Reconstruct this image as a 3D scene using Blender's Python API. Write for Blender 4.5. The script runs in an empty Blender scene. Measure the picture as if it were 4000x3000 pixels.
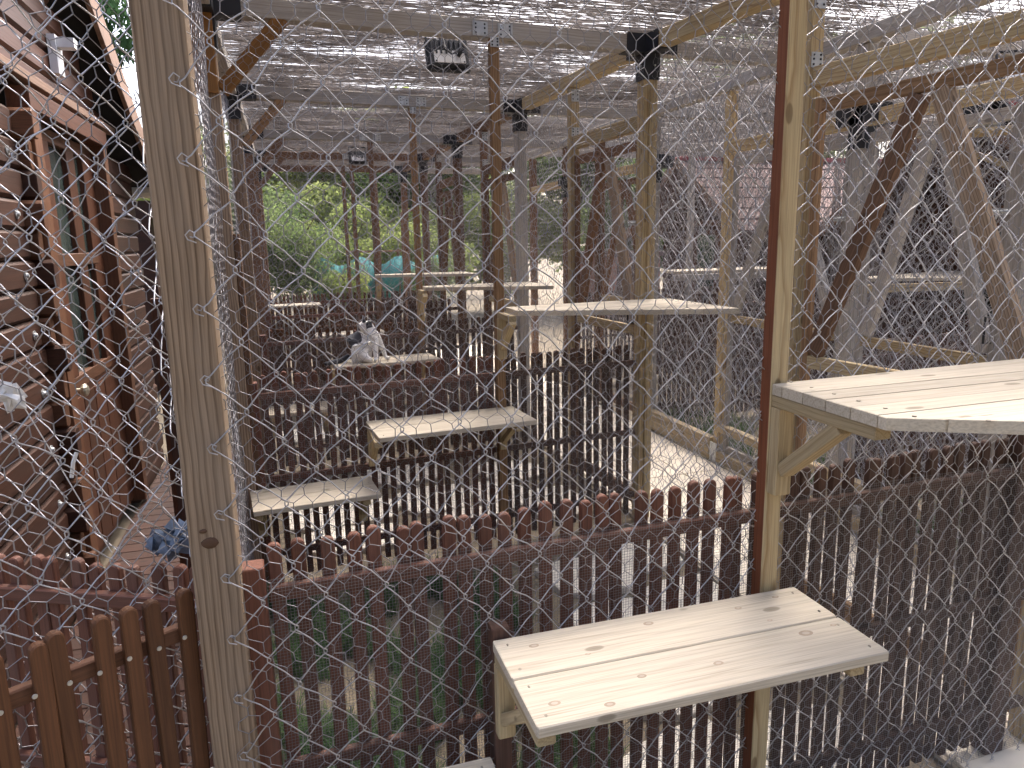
import bpy, math, random
import numpy as np
from mathutils import Matrix, Vector

random.seed(7)
RNG = np.random.default_rng(11)
SC = bpy.context.scene
COL = SC.collection

# ------------------------------------------------------------------ camera, sky, sun, exposure
EYE = Vector((0.0, 0.0, 1.85))
cam_d = bpy.data.cameras.new("camera")
cam_d.sensor_width = 36.0
cam_d.lens = 36.0 * 2850.0 / 4000.0
cam_d.clip_start = 0.05
cam_d.clip_end = 400.0
cam = bpy.data.objects.new("camera", cam_d)
COL.objects.link(cam)
yv = Vector((1120 - 2000, 950 - 1500, 2850)).normalized()
xv = Vector((11600 - 2000, 750 - 1500, 2850))
xv = (xv - xv.dot(yv) * yv).normalized()
zv = xv.cross(yv)
if zv.y > 0:
    zv = -zv
right = Vector((xv.x, yv.x, zv.x))
down = Vector((xv.y, yv.y, zv.y))
fwd = Vector((xv.z, yv.z, zv.z))
R = Matrix((right, -down, -fwd)).transposed().to_4x4()
cam.matrix_world = Matrix.Translation(EYE) @ R
SC.camera = cam

SUN_EL, SUN_AZ = math.radians(58), math.radians(35)
world = bpy.data.worlds.new("World")
SC.world = world
world.use_nodes = True
wn = world.node_tree
bgn = wn.nodes["Background"]
sky = wn.nodes.new("ShaderNodeTexSky")
sky.sky_type = 'NISHITA'
sky.sun_disc = False
sky.sun_elevation = SUN_EL
sky.sun_rotation = SUN_AZ
sky.dust_density = 7.0
sky.air_density = 0.7
sky.ozone_density = 0.3
wn.links.new(sky.outputs[0], bgn.inputs[0])
bgn.inputs[1].default_value = 0.15

sun_d = bpy.data.lights.new("sun", 'SUN')
sun_d.energy = 1.1
sun_d.angle = math.radians(32)
sun_d.color = (1.0, 0.97, 0.93)
sun = bpy.data.objects.new("sun", sun_d)
COL.objects.link(sun)
sdir = Vector((math.sin(SUN_AZ) * math.cos(SUN_EL), math.cos(SUN_AZ) * math.cos(SUN_EL), math.sin(SUN_EL)))
sun.rotation_euler = sdir.to_track_quat('Z', 'Y').to_euler()
sun.location = (0, 0, 20)

SC.view_settings.view_transform = 'Standard'
SC.view_settings.look = 'None'
SC.view_settings.gamma = 1.0
SC.view_settings.use_curve_mapping = False
SC.view_settings.exposure = 2.4
SC.render.engine = 'CYCLES'
SC.cycles.max_bounces = 7
SC.cycles.diffuse_bounces = 4
SC.cycles.use_denoising = True

# ------------------------------------------------------------------ helpers
WM = {}


def V(*a):
    return Vector(a)


def props(o, label=None, cat=None, group=None, kind=None):
    if label:
        o["label"] = label
    if cat:
        o["category"] = cat
    if group:
        o["group"] = group
    if kind or cat:
        o["kind"] = kind or "thing"
    return o


def link(name, data, Mw, parent=None, label=None, cat=None, group=None, kind=None):
    o = bpy.data.objects.new(name, data)
    COL.objects.link(o)
    if parent is not None:
        o.parent = parent
        o.matrix_basis = WM[parent].inverted() @ Mw
    else:
        o.matrix_basis = Mw
    WM[o] = Mw.copy()
    return props(o, label, cat, group, kind)


def thing(name, label, cat, loc=(0, 0, 0), rz=0.0, group=None):
    return link(name, None, Matrix.Translation(Vector(loc)) @ Matrix.Rotation(rz, 4, 'Z'), None, label, cat, group)


def np_mesh(name, verts, quads, mat, smooth=False):
    """verts Nx3, quads Mx4 (or Mx3)"""
    me = bpy.data.meshes.new(name)
    verts = np.asarray(verts, dtype=np.float32)
    quads = np.asarray(quads, dtype=np.int32)
    k = quads.shape[1]
    me.vertices.add(len(verts))
    me.vertices.foreach_set("co", verts.ravel())
    me.loops.add(quads.size)
    me.loops.foreach_set("vertex_index", quads.ravel())
    me.polygons.add(len(quads))
    me.polygons.foreach_set("loop_start", np.arange(0, quads.size, k, dtype=np.int32))
    me.polygons.foreach_set("loop_total", np.full(len(quads), k, dtype=np.int32))
    if smooth:
        me.polygons.foreach_set("use_smooth", np.ones(len(quads), dtype=bool))
    me.update(calc_edges=True)
    me.validate()
    if mat:
        me.materials.append(mat)
    return me


def segs_geo(P0, P1, r, sides=4, ext=0.0):
    """independent prisms for many straight wires at once"""
    P0 = np.asarray(P0, float)
    P1 = np.asarray(P1, float)
    r = np.broadcast_to(np.asarray(r, float), (len(P0),))
    d = P1 - P0
    L = np.linalg.norm(d, axis=1, keepdims=True)
    d = d / np.maximum(L, 1e-9)
    P0 = P0 - d * ext
    P1 = P1 + d * ext
    ref = np.where(np.abs(d[:, 1:2]) < 0.9, np.array([[0, 1.0, 0]]), np.array([[1.0, 0, 0]]))
    a = np.cross(d, ref)
    a /= np.linalg.norm(a, axis=1, keepdims=True)
    b = np.cross(d, a)
    n = len(P0)
    verts = np.zeros((n, 2 * sides, 3))
    for k in range(sides):
        t = 2 * math.pi * k / sides + 0.4
        off = (a * math.cos(t) + b * math.sin(t)) * r[:, None]
        verts[:, k] = P0 + off
        verts[:, sides + k] = P1 + off
    base = (np.arange(n) * 2 * sides)[:, None]
    qs = []
    for k in range(sides):
        k2 = (k + 1) % sides
        qs.append(np.concatenate([base + k, base + k2, base + sides + k2, base + sides + k], axis=1))
    return verts.reshape(-1, 3), np.concatenate(qs, axis=0)


def path_geo(P, r, sides=5):
    """one tube along a polyline"""
    P = np.asarray(P, float)
    n = len(P)
    t = np.zeros_like(P)
    t[1:-1] = P[2:] - P[:-2]
    t[0] = P[1] - P[0]
    t[-1] = P[-1] - P[-2]
    t /= np.linalg.norm(t, axis=1, keepdims=True)
    ref = np.array([0, 1.0, 0]) if abs(t[:, 1]).mean() < 0.7 else np.array([1.0, 0, 0])
    a = np.cross(t, ref)
    a /= np.maximum(np.linalg.norm(a, axis=1, keepdims=True), 1e-6)
    b = np.cross(t, a)
    vs = np.zeros((n, sides, 3))
    for k in range(sides):
        th = 2 * math.pi * k / sides
        vs[:, k] = P + (a * math.cos(th) + b * math.sin(th)) * r
    q = []
    for i in range(n - 1):
        for k in range(sides):
            k2 = (k + 1) % sides
            q.append((i * sides + k, i * sides + k2, (i + 1) * sides + k2, (i + 1) * sides + k))
    return vs.reshape(-1, 3), np.array(q)


def cat_geo(geos):
    vs, qs, o = [], [], 0
    for v, q in geos:
        vs.append(v)
        qs.append(q + o)
        o += len(v)
    return np.concatenate(vs), np.concatenate(qs)


class MB:
    def __init__(self):
        self.v, self.f, self.m = [], [], []

    def add(self, vs, fs, mi=0):
        o = len(self.v)
        self.v += [tuple(p) for p in vs]
        self.f += [tuple(i + o for i in f) for f in fs]
        self.m += [mi] * len(fs)

    def box(self, a, b, mi=0):
        x0, y0, z0 = a
        x1, y1, z1 = b
        self.add([(x0, y0, z0), (x1, y0, z0), (x1, y1, z0), (x0, y1, z0), (x0, y0, z1), (x1, y0, z1), (x1, y1, z1), (x0, y1, z1)],
                 [(0, 3, 2, 1), (4, 5, 6, 7), (0, 1, 5, 4), (1, 2, 6, 5), (2, 3, 7, 6), (3, 0, 4, 7)], mi)

    def prism(self, pts, z0, z1, mi=0, chamfer=0.0):
        """polygon in XY (ccw) extruded in Z"""
        n = len(pts)
        if chamfer:
            c = Vector((sum(p[0] for p in pts) / n, sum(p[1] for p in pts) / n))
            ins = [tuple(Vector(p) + (c - Vector(p)).normalized() * chamfer * 1.4) for p in pts]
            rings = [(pts, z0), (pts, z1 - chamfer), (ins, z1)]
        else:
            rings = [(pts, z0), (pts, z1)]
        vs = [(p[0], p[1], z) for r, z in rings for p in r]
        fs = [tuple(reversed(range(n))), tuple(range(n * (len(rings) - 1), n * len(rings)))]
        for k in range(len(rings) - 1):
            for i in range(n):
                j = (i + 1) % n
                fs.append((k * n + i, k * n + j, (k + 1) * n + j, (k + 1) * n + i))
        self.add(vs, fs, mi)

    def cyl(self, p0, p1, r0, r1=None, n=10, mi=0):
        r1 = r0 if r1 is None else r1
        p0, p1 = Vector(p0), Vector(p1)
        q = (p1 - p0).to_track_quat('Z', 'Y')
        vs = []
        for p, r in ((p0, r0), (p1, r1)):
            for k in range(n):
                t = 2 * math.pi * k / n
                vs.append(p + q @ Vector((r * math.cos(t), r * math.sin(t), 0)))
        fs = [tuple(reversed(range(n))), tuple(range(n, 2 * n))]
        fs += [(k, (k + 1) % n, n + (k + 1) % n, n + k) for k in range(n)]
        self.add(vs, fs, mi)

    def tube(self, pts, r, n=6, mi=0):
        v, q = path_geo([tuple(p) for p in pts], r, n)
        self.add(v, [tuple(int(i) for i in f) for f in q], mi)

    def blob(self, c, r, n=10, jit=0.0, mi=0):
        vs, fs = [], []
        m = n // 2
        for i in range(m + 1):
            ph = math.pi * i / m
            for k in range(n):
                t = 2 * math.pi * k / n
                j = 1 + random.uniform(-jit, jit)
                vs.append((c[0] + r[0] * j * math.sin(ph) * math.cos(t), c[1] + r[1] * j * math.sin(ph) * math.sin(t), c[2] + r[2] * j * math.cos(ph)))
        for i in range(m):
            for k in range(n):
                fs.append((i * n + k, (i + 1) * n + k, (i + 1) * n + (k + 1) % n, i * n + (k + 1) % n))
        self.add(vs, fs, mi)

    def mesh(self, name, *mats, smooth=False):
        me = bpy.data.meshes.new(name)
        me.from_pydata(self.v, [], self.f)
        for m in mats:
            me.materials.append(m)
        if len(mats) > 1:
            me.polygons.foreach_set("material_index", self.m)
        if smooth:
            me.polygons.foreach_set("use_smooth", [True] * len(self.f))
        me.update()
        return me


def bx(name, a, b, mat, parent, Mw=None, **k):
    m = MB()
    m.box(a, b)
    return link(name, m.mesh(name, mat), Mw or Matrix.Identity(4), parent, **k)


BEAMS = {}


def beam_mesh(name, L, w, h, mat, sidemat=None, c=0.003):
    key = (name, round(L, 3), round(w, 4), round(h, 4), mat.name, sidemat.name if sidemat else "")
    if key in BEAMS:
        return BEAMS[key]
    y, z = w / 2, h / 2
    if name == "log":
        c = 0.016
    o = [(-y + c, -z), (y - c, -z), (y, -z + c), (y, z - c), (y - c, z), (-y + c, z), (-y, z - c), (-y, -z + c)]
    m = MB()
    xs = (-L / 2, -L / 2 + min(c, .004), L / 2 - min(c, .004), L / 2)
    vs = []
    for i, x in enumerate(xs):
        s = 1 if i in (1, 2) else 0.93
        vs += [(x, p[0] * s, p[1] * s) for p in o]
    fs = [tuple(reversed(range(8))), tuple(range(24, 32))]
    for k in range(3):
        fs += [(k * 8 + i, k * 8 + (i + 1) % 8, k * 8 + 8 + (i + 1) % 8, k * 8 + 8 + i) for i in range(8)]
    m.add(vs, fs)
    if sidemat:
        me = m.mesh(name, mat, sidemat)
        me.polygons.foreach_set("material_index", [1 if p.normal.y > 0.8 else 0 for p in me.polygons])
    else:
        me = m.mesh(name, mat)
    BEAMS[key] = me
    return me


def axis_matrix(p0, p1, up=(0, 0, 1)):
    p0, p1 = Vector(p0), Vector(p1)
    X = (p1 - p0).normalized()
    U = Vector(up)
    if abs(X.dot(U)) > 0.98:
        U = Vector((0, -1, 0)) if abs(X.z) > 0.9 else Vector((1, 0, 0))
    Y = U.cross(X).normalized()
    Z = X.cross(Y)
    M3 = Matrix((X, Y, Z)).transposed().to_4x4()
    return Matrix.Translation((p0 + p1) / 2) @ M3


def lumber(name, p0, p1, w, h, mat, parent=None, up=(0, 0, 1), sidemat=None, **k):
    """w = across, h = along 'up'"""
    L = (Vector(p1) - Vector(p0)).length
    return link(name, beam_mesh(name, L, w, h, mat, sidemat), axis_matrix(p0, p1, up), parent, **k)


# ------------------------------------------------------------------ materials
def newmat(name):
    m = bpy.data.materials.new(name)
    m.use_nodes = True
    nt = m.node_tree
    return m, nt, nt.nodes["Principled BSDF"]


def nd(nt, kind, **kw):
    n = nt.nodes.new(kind)
    for k, v in kw.items():
        setattr(n, k, v)
    return n


def ramp(nt, src, stops):
    r = nd(nt, "ShaderNodeValToRGB")
    e = r.color_ramp.elements
    while len(e) < len(stops):
        e.new(0.5)
    for i, (p, c) in enumerate(stops):
        e[i].position = p
        e[i].color = (*c, 1) if len(c) == 3 else c
    nt.links.new(src, r.inputs[0])
    return r.outputs[0]


def mixc(nt, fac, a, b, mode='MIX'):
    n = nd(nt, "ShaderNodeMix", data_type='RGBA', blend_type=mode)
    for s, val in ((0, fac), (6, a), (7, b)):
        if hasattr(val, "is_linked") or hasattr(val, "links"):
            nt.links.new(val, n.inputs[s])
        elif s == 0:
            n.inputs[0].default_value = val
        else:
            n.inputs[s].default_value = (*val, 1)
    return n.outputs[2]


def math_n(nt, op, a, b=None):
    n = nd(nt, "ShaderNodeMath", operation=op)
    for i, val in enumerate((a, b)):
        if val is None:
            continue
        if hasattr(val, "links"):
            nt.links.new(val, n.inputs[i])
        else:
            n.inputs[i].default_value = val
    return n.outputs[0]


def wood(name, light, dark, ring=0.5, ringscale=60, rough=0.75, knots=True, grime=0.35, grey=None, bump=0.25, spec=0.3, warpk=0.05):
    """grain runs along the piece's own X axis; every piece gets its own offset"""
    m, nt, bs = newmat(name)
    tc = nd(nt, "ShaderNodeTexCoord")
    oi = nd(nt, "ShaderNodeObjectInfo")
    off = nd(nt, "ShaderNodeCombineXYZ")
    nt.links.new(math_n(nt, 'MULTIPLY', oi.outputs["Random"], 41.0), off.inputs[0])
    nt.links.new(math_n(nt, 'ADD', math_n(nt, 'MULTIPLY', math_n(nt, 'FRACT', math_n(nt, 'MULTIPLY', oi.outputs["Random"], 7.3)), 0.16), 0.03), off.inputs[1])
    nt.links.new(math_n(nt, 'ADD', math_n(nt, 'MULTIPLY', math_n(nt, 'FRACT', math_n(nt, 'MULTIPLY', oi.outputs["Random"], 13.7)), 0.12), 0.05), off.inputs[2])
    add = nd(nt, "ShaderNodeVectorMath", operation='ADD')
    nt.links.new(tc.outputs["Object"], add.inputs[0])
    nt.links.new(off.outputs[0], add.inputs[1])
    P = add.outputs[0]

    def scaled(v):
        mp = nd(nt, "ShaderNodeMapping")
        mp.inputs["Scale"].default_value = v
        nt.links.new(P, mp.inputs[0])
        return mp.outputs[0]
    # warp of the rings along the length
    nz = nd(nt, "ShaderNodeTexNoise")
    nz.inputs["Scale"].default_value = 1.0
    nz.inputs["Detail"].default_value = 3
    nt.links.new(scaled((2.2, 7, 7)), nz.inputs[0])
    sep = nd(nt, "ShaderNodeSeparateXYZ")
    nt.links.new(P, sep.inputs[0])
    r = math_n(nt, 'SQRT', math_n(nt, 'ADD', math_n(nt, 'POWER', sep.outputs[1], 2.0), math_n(nt, 'POWER', sep.outputs[2], 2.0)))
    r = math_n(nt, 'ADD', r, math_n(nt, 'MULTIPLY', nz.outputs[0], warpk))
    saw = math_n(nt, 'FRACT', math_n(nt, 'MULTIPLY', r, float(ringscale)))
    rg = ramp(nt, saw, [(0.0, (0, 0, 0)), (0.55, (0.15, 0.15, 0.15)), (0.88, (1, 1, 1)), (1.0, (0, 0, 0))])
    st = nd(nt, "ShaderNodeTexNoise")
    st.inputs["Scale"].default_value = 1.0
    st.inputs["Detail"].default_value = 6
    nt.links.new(scaled((5, 260, 260)), st.inputs[0])
    bl = nd(nt, "ShaderNodeTexNoise")
    bl.inputs["Scale"].default_value = 1.0
    bl.inputs["Detail"].default_value = 5
    nt.links.new(scaled((3, 12, 12)), bl.inputs[0])
    c = mixc(nt, math_n(nt, 'MULTIPLY', rg, ring), light, dark)
    c = mixc(nt, math_n(nt, 'MULTIPLY', ramp(nt, st.outputs[0], [(0.42, (0, 0, 0)), (0.75, (1, 1, 1))]), 0.55), c, tuple(x * 0.55 for x in dark))
    g = grey or tuple(x * 0.5 for x in light)
    c = mixc(nt, math_n(nt, 'MULTIPLY', ramp(nt, bl.outputs[0], [(0.4, (0, 0, 0)), (0.7, (1, 1, 1))]), grime), c, g)
    if knots:
        vo = nd(nt, "ShaderNodeTexVoronoi")
        vo.inputs["Scale"].default_value = 1.0
        nt.links.new(scaled((4.5, 11, 11)), vo.inputs[0])
        k = ramp(nt, vo.outputs["Distance"], [(0.0, (1, 1, 1)), (0.10, (0.85, 0.85, 0.85)), (0.13, (0, 0, 0))])
        c = mixc(nt, math_n(nt, 'MULTIPLY', k, 0.75), c, tuple(x * 0.45 for x in dark))
    # each piece a little lighter or darker
    hv = nd(nt, "ShaderNodeHueSaturation")
    nt.links.new(math_n(nt, 'ADD', math_n(nt, 'MULTIPLY', oi.outputs["Random"], 0.4), 0.8), hv.inputs["Value"])
    nt.links.new(c, hv.inputs["Color"])
    nt.links.new(hv.outputs[0], bs.inputs["Base Color"])
    bs.inputs["Roughness"].default_value = rough
    bs.inputs["Specular IOR Level"].default_value = spec
    if bump:
        bp = nd(nt, "ShaderNodeBump")
        bp.inputs["Strength"].default_value = bump
        bp.inputs["Distance"].default_value = 0.002
        h = math_n(nt, 'ADD', math_n(nt, 'MULTIPLY', rg, -0.6), math_n(nt, 'MULTIPLY', st.outputs[0], 0.7))
        nt.links.new(h, bp.inputs["Height"])
        nt.links.new(bp.outputs[0], bs.inputs["Normal"])
    return m


def plain(name, c, rough=0.6, metal=0.0, var=0.25, scale=8.0, spec=0.4, bump=0.0, c2=None):
    m, nt, bs = newmat(name)
    tc = nd(nt, "ShaderNodeTexCoord")
    n = nd(nt, "ShaderNodeTexNoise")
    n.inputs["Scale"].default_value = scale
    n.inputs["Detail"].default_value = 6
    nt.links.new(tc.outputs["Object"], n.inputs[0])
    lo = c2 or tuple(x * (1 - var) for x in c)
    hi = c if c2 else tuple(min(1, x * (1 + var)) for x in c)
    nt.links.new(ramp(nt, n.outputs[0], [(0.3, lo), (0.7, hi)]), bs.inputs["Base Color"])
    bs.inputs["Roughness"].default_value = rough
    bs.inputs["Metallic"].default_value = metal
    bs.inputs["Specular IOR Level"].default_value = spec
    if bump:
        bp = nd(nt, "ShaderNodeBump")
        bp.inputs["Strength"].default_value = bump
        bp.inputs["Distance"].default_value = 0.01
        nt.links.new(n.outputs[0], bp.inputs["Height"])
        nt.links.new(bp.outputs[0], bs.inputs["Normal"])
    return m


def leafmat(name, a, b, trans=0.45):
    m, nt, bs = newmat(name)
    tc = nd(nt, "ShaderNodeTexCoord")
    n = nd(nt, "ShaderNodeTexNoise")
    n.inputs["Scale"].default_value = 2.3
    n.inputs["Detail"].default_value = 4
    nt.links.new(tc.outputs["Object"], n.inputs[0])
    c = ramp(nt, n.outputs[0], [(0.35, a), (0.65, b)])
    tr = nd(nt, "ShaderNodeBsdfTranslucent")
    df = nd(nt, "ShaderNodeBsdfDiffuse")
    nt.links.new(c, df.inputs[0])
    nt.links.new(c, tr.inputs[0])
    mx = nd(nt, "ShaderNodeMixShader")
    mx.inputs[0].default_value = trans
    nt.links.new(df.outputs[0], mx.inputs[1])
    nt.links.new(tr.outputs[0], mx.inputs[2])
    nt.links.new(mx.outputs[0], nt.nodes["Material Output"].inputs[0])
    nt.nodes.remove(bs)
    return m


W_POST = wood("weathered_post", (0.36, 0.265, 0.18), (0.13, 0.083, 0.05), ring=0.9, ringscale=95, grime=0.3, grey=(0.31, 0.26, 0.21), warpk=0.03)
W_GREY = wood("grey_beam", (0.42, 0.39, 0.35), (0.22, 0.19, 0.165), ring=0.45, ringscale=70, grime=0.45, grey=(0.28, 0.27, 0.27))
W_PALE = wood("pale_treated_pine", (0.50, 0.39, 0.225), (0.27, 0.165, 0.075), ring=0.75, ringscale=70, grime=0.25, grey=(0.40, 0.38, 0.25))
W_OCHRE = wood("ochre_pine", (0.35, 0.215, 0.115), (0.16, 0.085, 0.04), ring=0.7, ringscale=75, grime=0.3)
W_STAIN = wood("orange_stain", (0.27, 0.125, 0.032), (0.15, 0.062, 0.016), ring=0.3, ringscale=60, grime=0.3, rough=0.55)
W_SHELF = wood("bleached_shelf", (0.58, 0.515, 0.41), (0.41, 0.335, 0.235), ring=0.3, ringscale=45, grime=0.3, grey=(0.46, 0.42, 0.35), bump=0.12)
W_BRACK = wood("bracket_pine", (0.50, 0.40, 0.24), (0.30, 0.21, 0.105), ring=0.5, ringscale=75, grime=0.2)
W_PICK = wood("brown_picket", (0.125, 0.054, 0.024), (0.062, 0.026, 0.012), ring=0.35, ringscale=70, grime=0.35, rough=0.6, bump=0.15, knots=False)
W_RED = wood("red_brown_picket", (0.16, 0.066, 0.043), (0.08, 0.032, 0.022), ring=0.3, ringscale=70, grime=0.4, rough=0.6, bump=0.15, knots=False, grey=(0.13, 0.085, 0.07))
W_DARKP = wood("dark_picket", (0.10, 0.052, 0.038), (0.05, 0.027, 0.02), ring=0.3, ringscale=70, grime=0.4, rough=0.65, bump=0.15, knots=False, grey=(0.09, 0.075, 0.065))  # also the shaded right part of the pen fences
W_RUST = wood("rust_stained_side", (0.20, 0.068, 0.03), (0.10, 0.034, 0.018), ring=0.15, ringscale=60, grime=0.5, grey=(0.105, 0.045, 0.035), rough=0.6)
W_LOG = wood("lodge_log", (0.062, 0.025, 0.015), (0.03, 0.013, 0.009), ring=0.45, ringscale=40, grime=0.5, rough=0.6, grey=(0.035, 0.02, 0.015))
W_DOOR = wood("lodge_door", (0.095, 0.036, 0.018), (0.05, 0.019, 0.011), ring=0.5, ringscale=45, grime=0.35, rough=0.5, knots=False)
W_JAMB = wood("lodge_jamb", (0.14, 0.064, 0.034), (0.085, 0.036, 0.02), ring=0.45, ringscale=45, grime=0.3, rough=0.55, knots=False)
W_BARGE = wood("pink_barge_board", (0.22, 0.14, 0.10), (0.13, 0.08, 0.055), ring=0.3, ringscale=60, grime=0.3)
W_BROWN = wood("brown_post", (0.20, 0.115, 0.07), (0.10, 0.055, 0.033), ring=0.5, ringscale=70, grime=0.35)
W_SLEEP = wood("sleeper", (0.42, 0.34, 0.22), (0.24, 0.18, 0.11), ring=0.5, ringscale=50, grime=0.4)
GALV = plain("galvanised_wire", (0.43, 0.43, 0.45), rough=0.4, metal=0.8, var=0.2, scale=40)
GALV2 = plain("dull_wire", (0.27, 0.265, 0.28), rough=0.5, metal=0.6, var=0.25, scale=25)
FINEW = plain("fine_wire", (0.20, 0.195, 0.20), rough=0.5, metal=0.4, var=0.2)
STEEL = plain("zinc_plate", (0.47, 0.49, 0.50), rough=0.45, metal=0.6, var=0.15, scale=20)
SCREW = plain("screw_zinc", (0.55, 0.55, 0.52), rough=0.4, metal=0.7)
BLACK = plain("black_steel", (0.018, 0.02, 0.026), rough=0.5, var=0.3)
DARK = plain("dark_hole", (0.012, 0.011, 0.011), rough=0.9)
TWIG = plain("brushwood_twig", (0.30, 0.265, 0.24), rough=0.85, var=0.5, scale=1.7, c2=(0.12, 0.10, 0.09))
CEMENT = plain("soil", (0.19, 0.155, 0.11), rough=0.95, var=0.4, scale=5, bump=0.5, c2=(0.10, 0.085, 0.062))
TILE = plain("beige_tile", (0.66, 0.60, 0.50), rough=0.7, var=0.07, scale=3)
GROUT = plain("grout", (0.34, 0.30, 0.24), rough=0.9)
STONE = plain("pale_slab", (0.58, 0.55, 0.49), rough=0.85, var=0.18, scale=9, bump=0.3)
GRASSM = leafmat("grass_blade", (0.05, 0.10, 0.045), (0.12, 0.18, 0.085), 0.35)
PLASTIC_B = plain("blue_grey_plastic", (0.12, 0.16, 0.23), rough=0.35, var=0.4, scale=30)
PLASTIC_W = plain("white_plastic", (0.62, 0.62, 0.62), rough=0.45, var=0.1)
LAMPPLATE = plain("lamp_plate", (0.85, 0.86, 0.88), rough=0.35, metal=0.0, var=0.05)
TEAL = plain("turquoise_tarpaulin", (0.045, 0.20, 0.20), rough=0.75, var=0.3, scale=3)
ROOFRED = plain("red_ridge", (0.30, 0.07, 0.075), rough=0.7, var=0.25)
SHINGLE = plain("pink_shingle", (0.13, 0.085, 0.08), rough=0.9, var=0.3, scale=30)
TERRA = plain("terracotta_render", (0.36, 0.20, 0.15), rough=0.9, var=0.2)
IVORY = plain("ivory_gutter", (0.60, 0.57, 0.48), rough=0.5, var=0.08)
BRASS = plain("satin_handle", (0.50, 0.47, 0.38), rough=0.35, metal=0.8, var=0.1)
GLASS = plain("window_pane", (0.045, 0.065, 0.06), rough=0.05, spec=1.0, var=0.5, scale=4)
BARK = plain("bark", (0.12, 0.095, 0.07), rough=0.95, var=0.4, scale=14)
LEAF_Y = leafmat("sunny_leaf", (0.17, 0.22, 0.075), (0.34, 0.39, 0.15), 0.55)
LEAF_G = leafmat("green_leaf", (0.10, 0.15, 0.065), (0.21, 0.27, 0.11), 0.5)
LEAF_D = leafmat("deep_leaf", (0.03, 0.065, 0.03), (0.06, 0.11, 0.05), 0.4)

# ------------------------------------------------------------------ ground and floor
EARTH_N = 90
gx = np.concatenate([np.linspace(-160, -8, 20), np.linspace(-7.5, 12, 70), np.linspace(13, 160, 20)])
gy = np.concatenate([np.linspace(-120, -5, 16), np.linspace(-4, 16, 70), np.linspace(17, 220, 24)])
GX, GY = np.meshgrid(gx, gy)
near = np.exp(-((GX - 2) / 9) ** 2 - ((GY - 5) / 9) ** 2)
GZ = -0.035 + near * (0.006 * np.sin(GX * 9.1 + GY * 3) + 0.006 * np.sin(GY * 11.3 - GX * 4.1) + RNG.normal(0, 0.004, GX.shape))
nx_, ny_ = len(gx), len(gy)
ii = np.arange(ny_ - 1)[:, None] * nx_ + np.arange(nx_ - 1)[None, :]
ii = ii.ravel()
gq = np.stack([ii, ii + 1, ii + 1 + nx_, ii + nx_], axis=1)
link("ground", np_mesh("ground", np.stack([GX.ravel(), GY.ravel(), GZ.ravel()], 1), gq, CEMENT, True), Matrix.Identity(4), kind="structure",
     label="bare earth ground with thin grass under the pens")

floor = link("aisle_floor", None, Matrix.Translation((2.8, 5, 0)), kind="structure", label="beige tiled aisle floor between the two rows of pens")
bx("mortar_bed", (2.12, 0.4, -0.03), (3.245, 13.0, -0.012), GROUT, floor)
tile_mb = MB()
tile_mb.prism([(-0.18, -0.18), (0.18, -0.18), (0.18, 0.18), (-0.18, 0.18)], -0.012, 0.0, chamfer=0.002)
tile_me = tile_mb.mesh("tile", TILE)
for i in range(3):
    for j in range(33):
        M = Matrix.Translation((2.32 + i * 0.37, 0.65 + j * 0.37, random.uniform(-0.001, 0.002))) @ Matrix.Rotation(random.uniform(-.006, .006), 4, 'Z')
        link("tile", tile_me, M, floor)

# loose pale paving slabs inside the pens
slabs = link("paving", None, Matrix.Translation((1.6, 2.5, 0)), kind="structure", label="pale irregular paving slabs set in the earth of the pens")
for (x, y, sx, sy, a) in [(1.25, 2.0, .5, .42, .2), (1.75, 1.95, .4, .45, -.1), (1.5, 2.5, .55, .4, .05), (1.95, 2.55, .34, .5, .1), (1.1, 2.55, .3, .3, .6),
                          (1.45, 3.0, .5, .45, -.05), (1.9, 3.1, .4, .48, .0), (1.5, 3.55, .5, .45, .04), (1.9, 3.68, .42, .4, .1),
                          (0.25, 5.0, .7, .5, .1), (0.9, 5.05, .5, .5, 0), (0.3, 4.5, .6, .4, -.05), (1.4, 5.0, .4, .6, .1), (1.1, 4.6, .4, .35, .2), (1.7, 4.7, .4, .6, 0.), (1.6, 5.5, .5, .5, .1), (0.8, 5.7, .6, .5, 0.1),
                          (1.5, 7.0, .6, .6, .1), (0.8, 7.2, .6, .5, .1), (0.1, 7.3, .6, .5, .1), (1.3, 7.7, .6, .5, .1), (0.5, 7.8, .6, .5, .1), (0.7, 9.3, .8, .8, 0.1), (1.5, 9.4, .6, .8, .1)]:
    n = 7
    pts = []
    for k in range(n):
        t = 2 * math.pi * k / n
        rr = random.uniform(0.85, 1.1)
        pts.append((sx * 0.56 * rr * math.copysign(abs(math.cos(t)) ** .6, math.cos(t)), sy * 0.56 * rr * math.copysign(abs(math.sin(t)) ** .6, math.sin(t))))
    m = MB()
    m.prism(pts, -0.06, 0.0, chamfer=0.006)
    link("slab", m.mesh("slab", STONE), Matrix.Translation((x, y, random.uniform(-0.008, 0.004))) @ Matrix.Rotation(a, 4, 'Z'), slabs)

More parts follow.
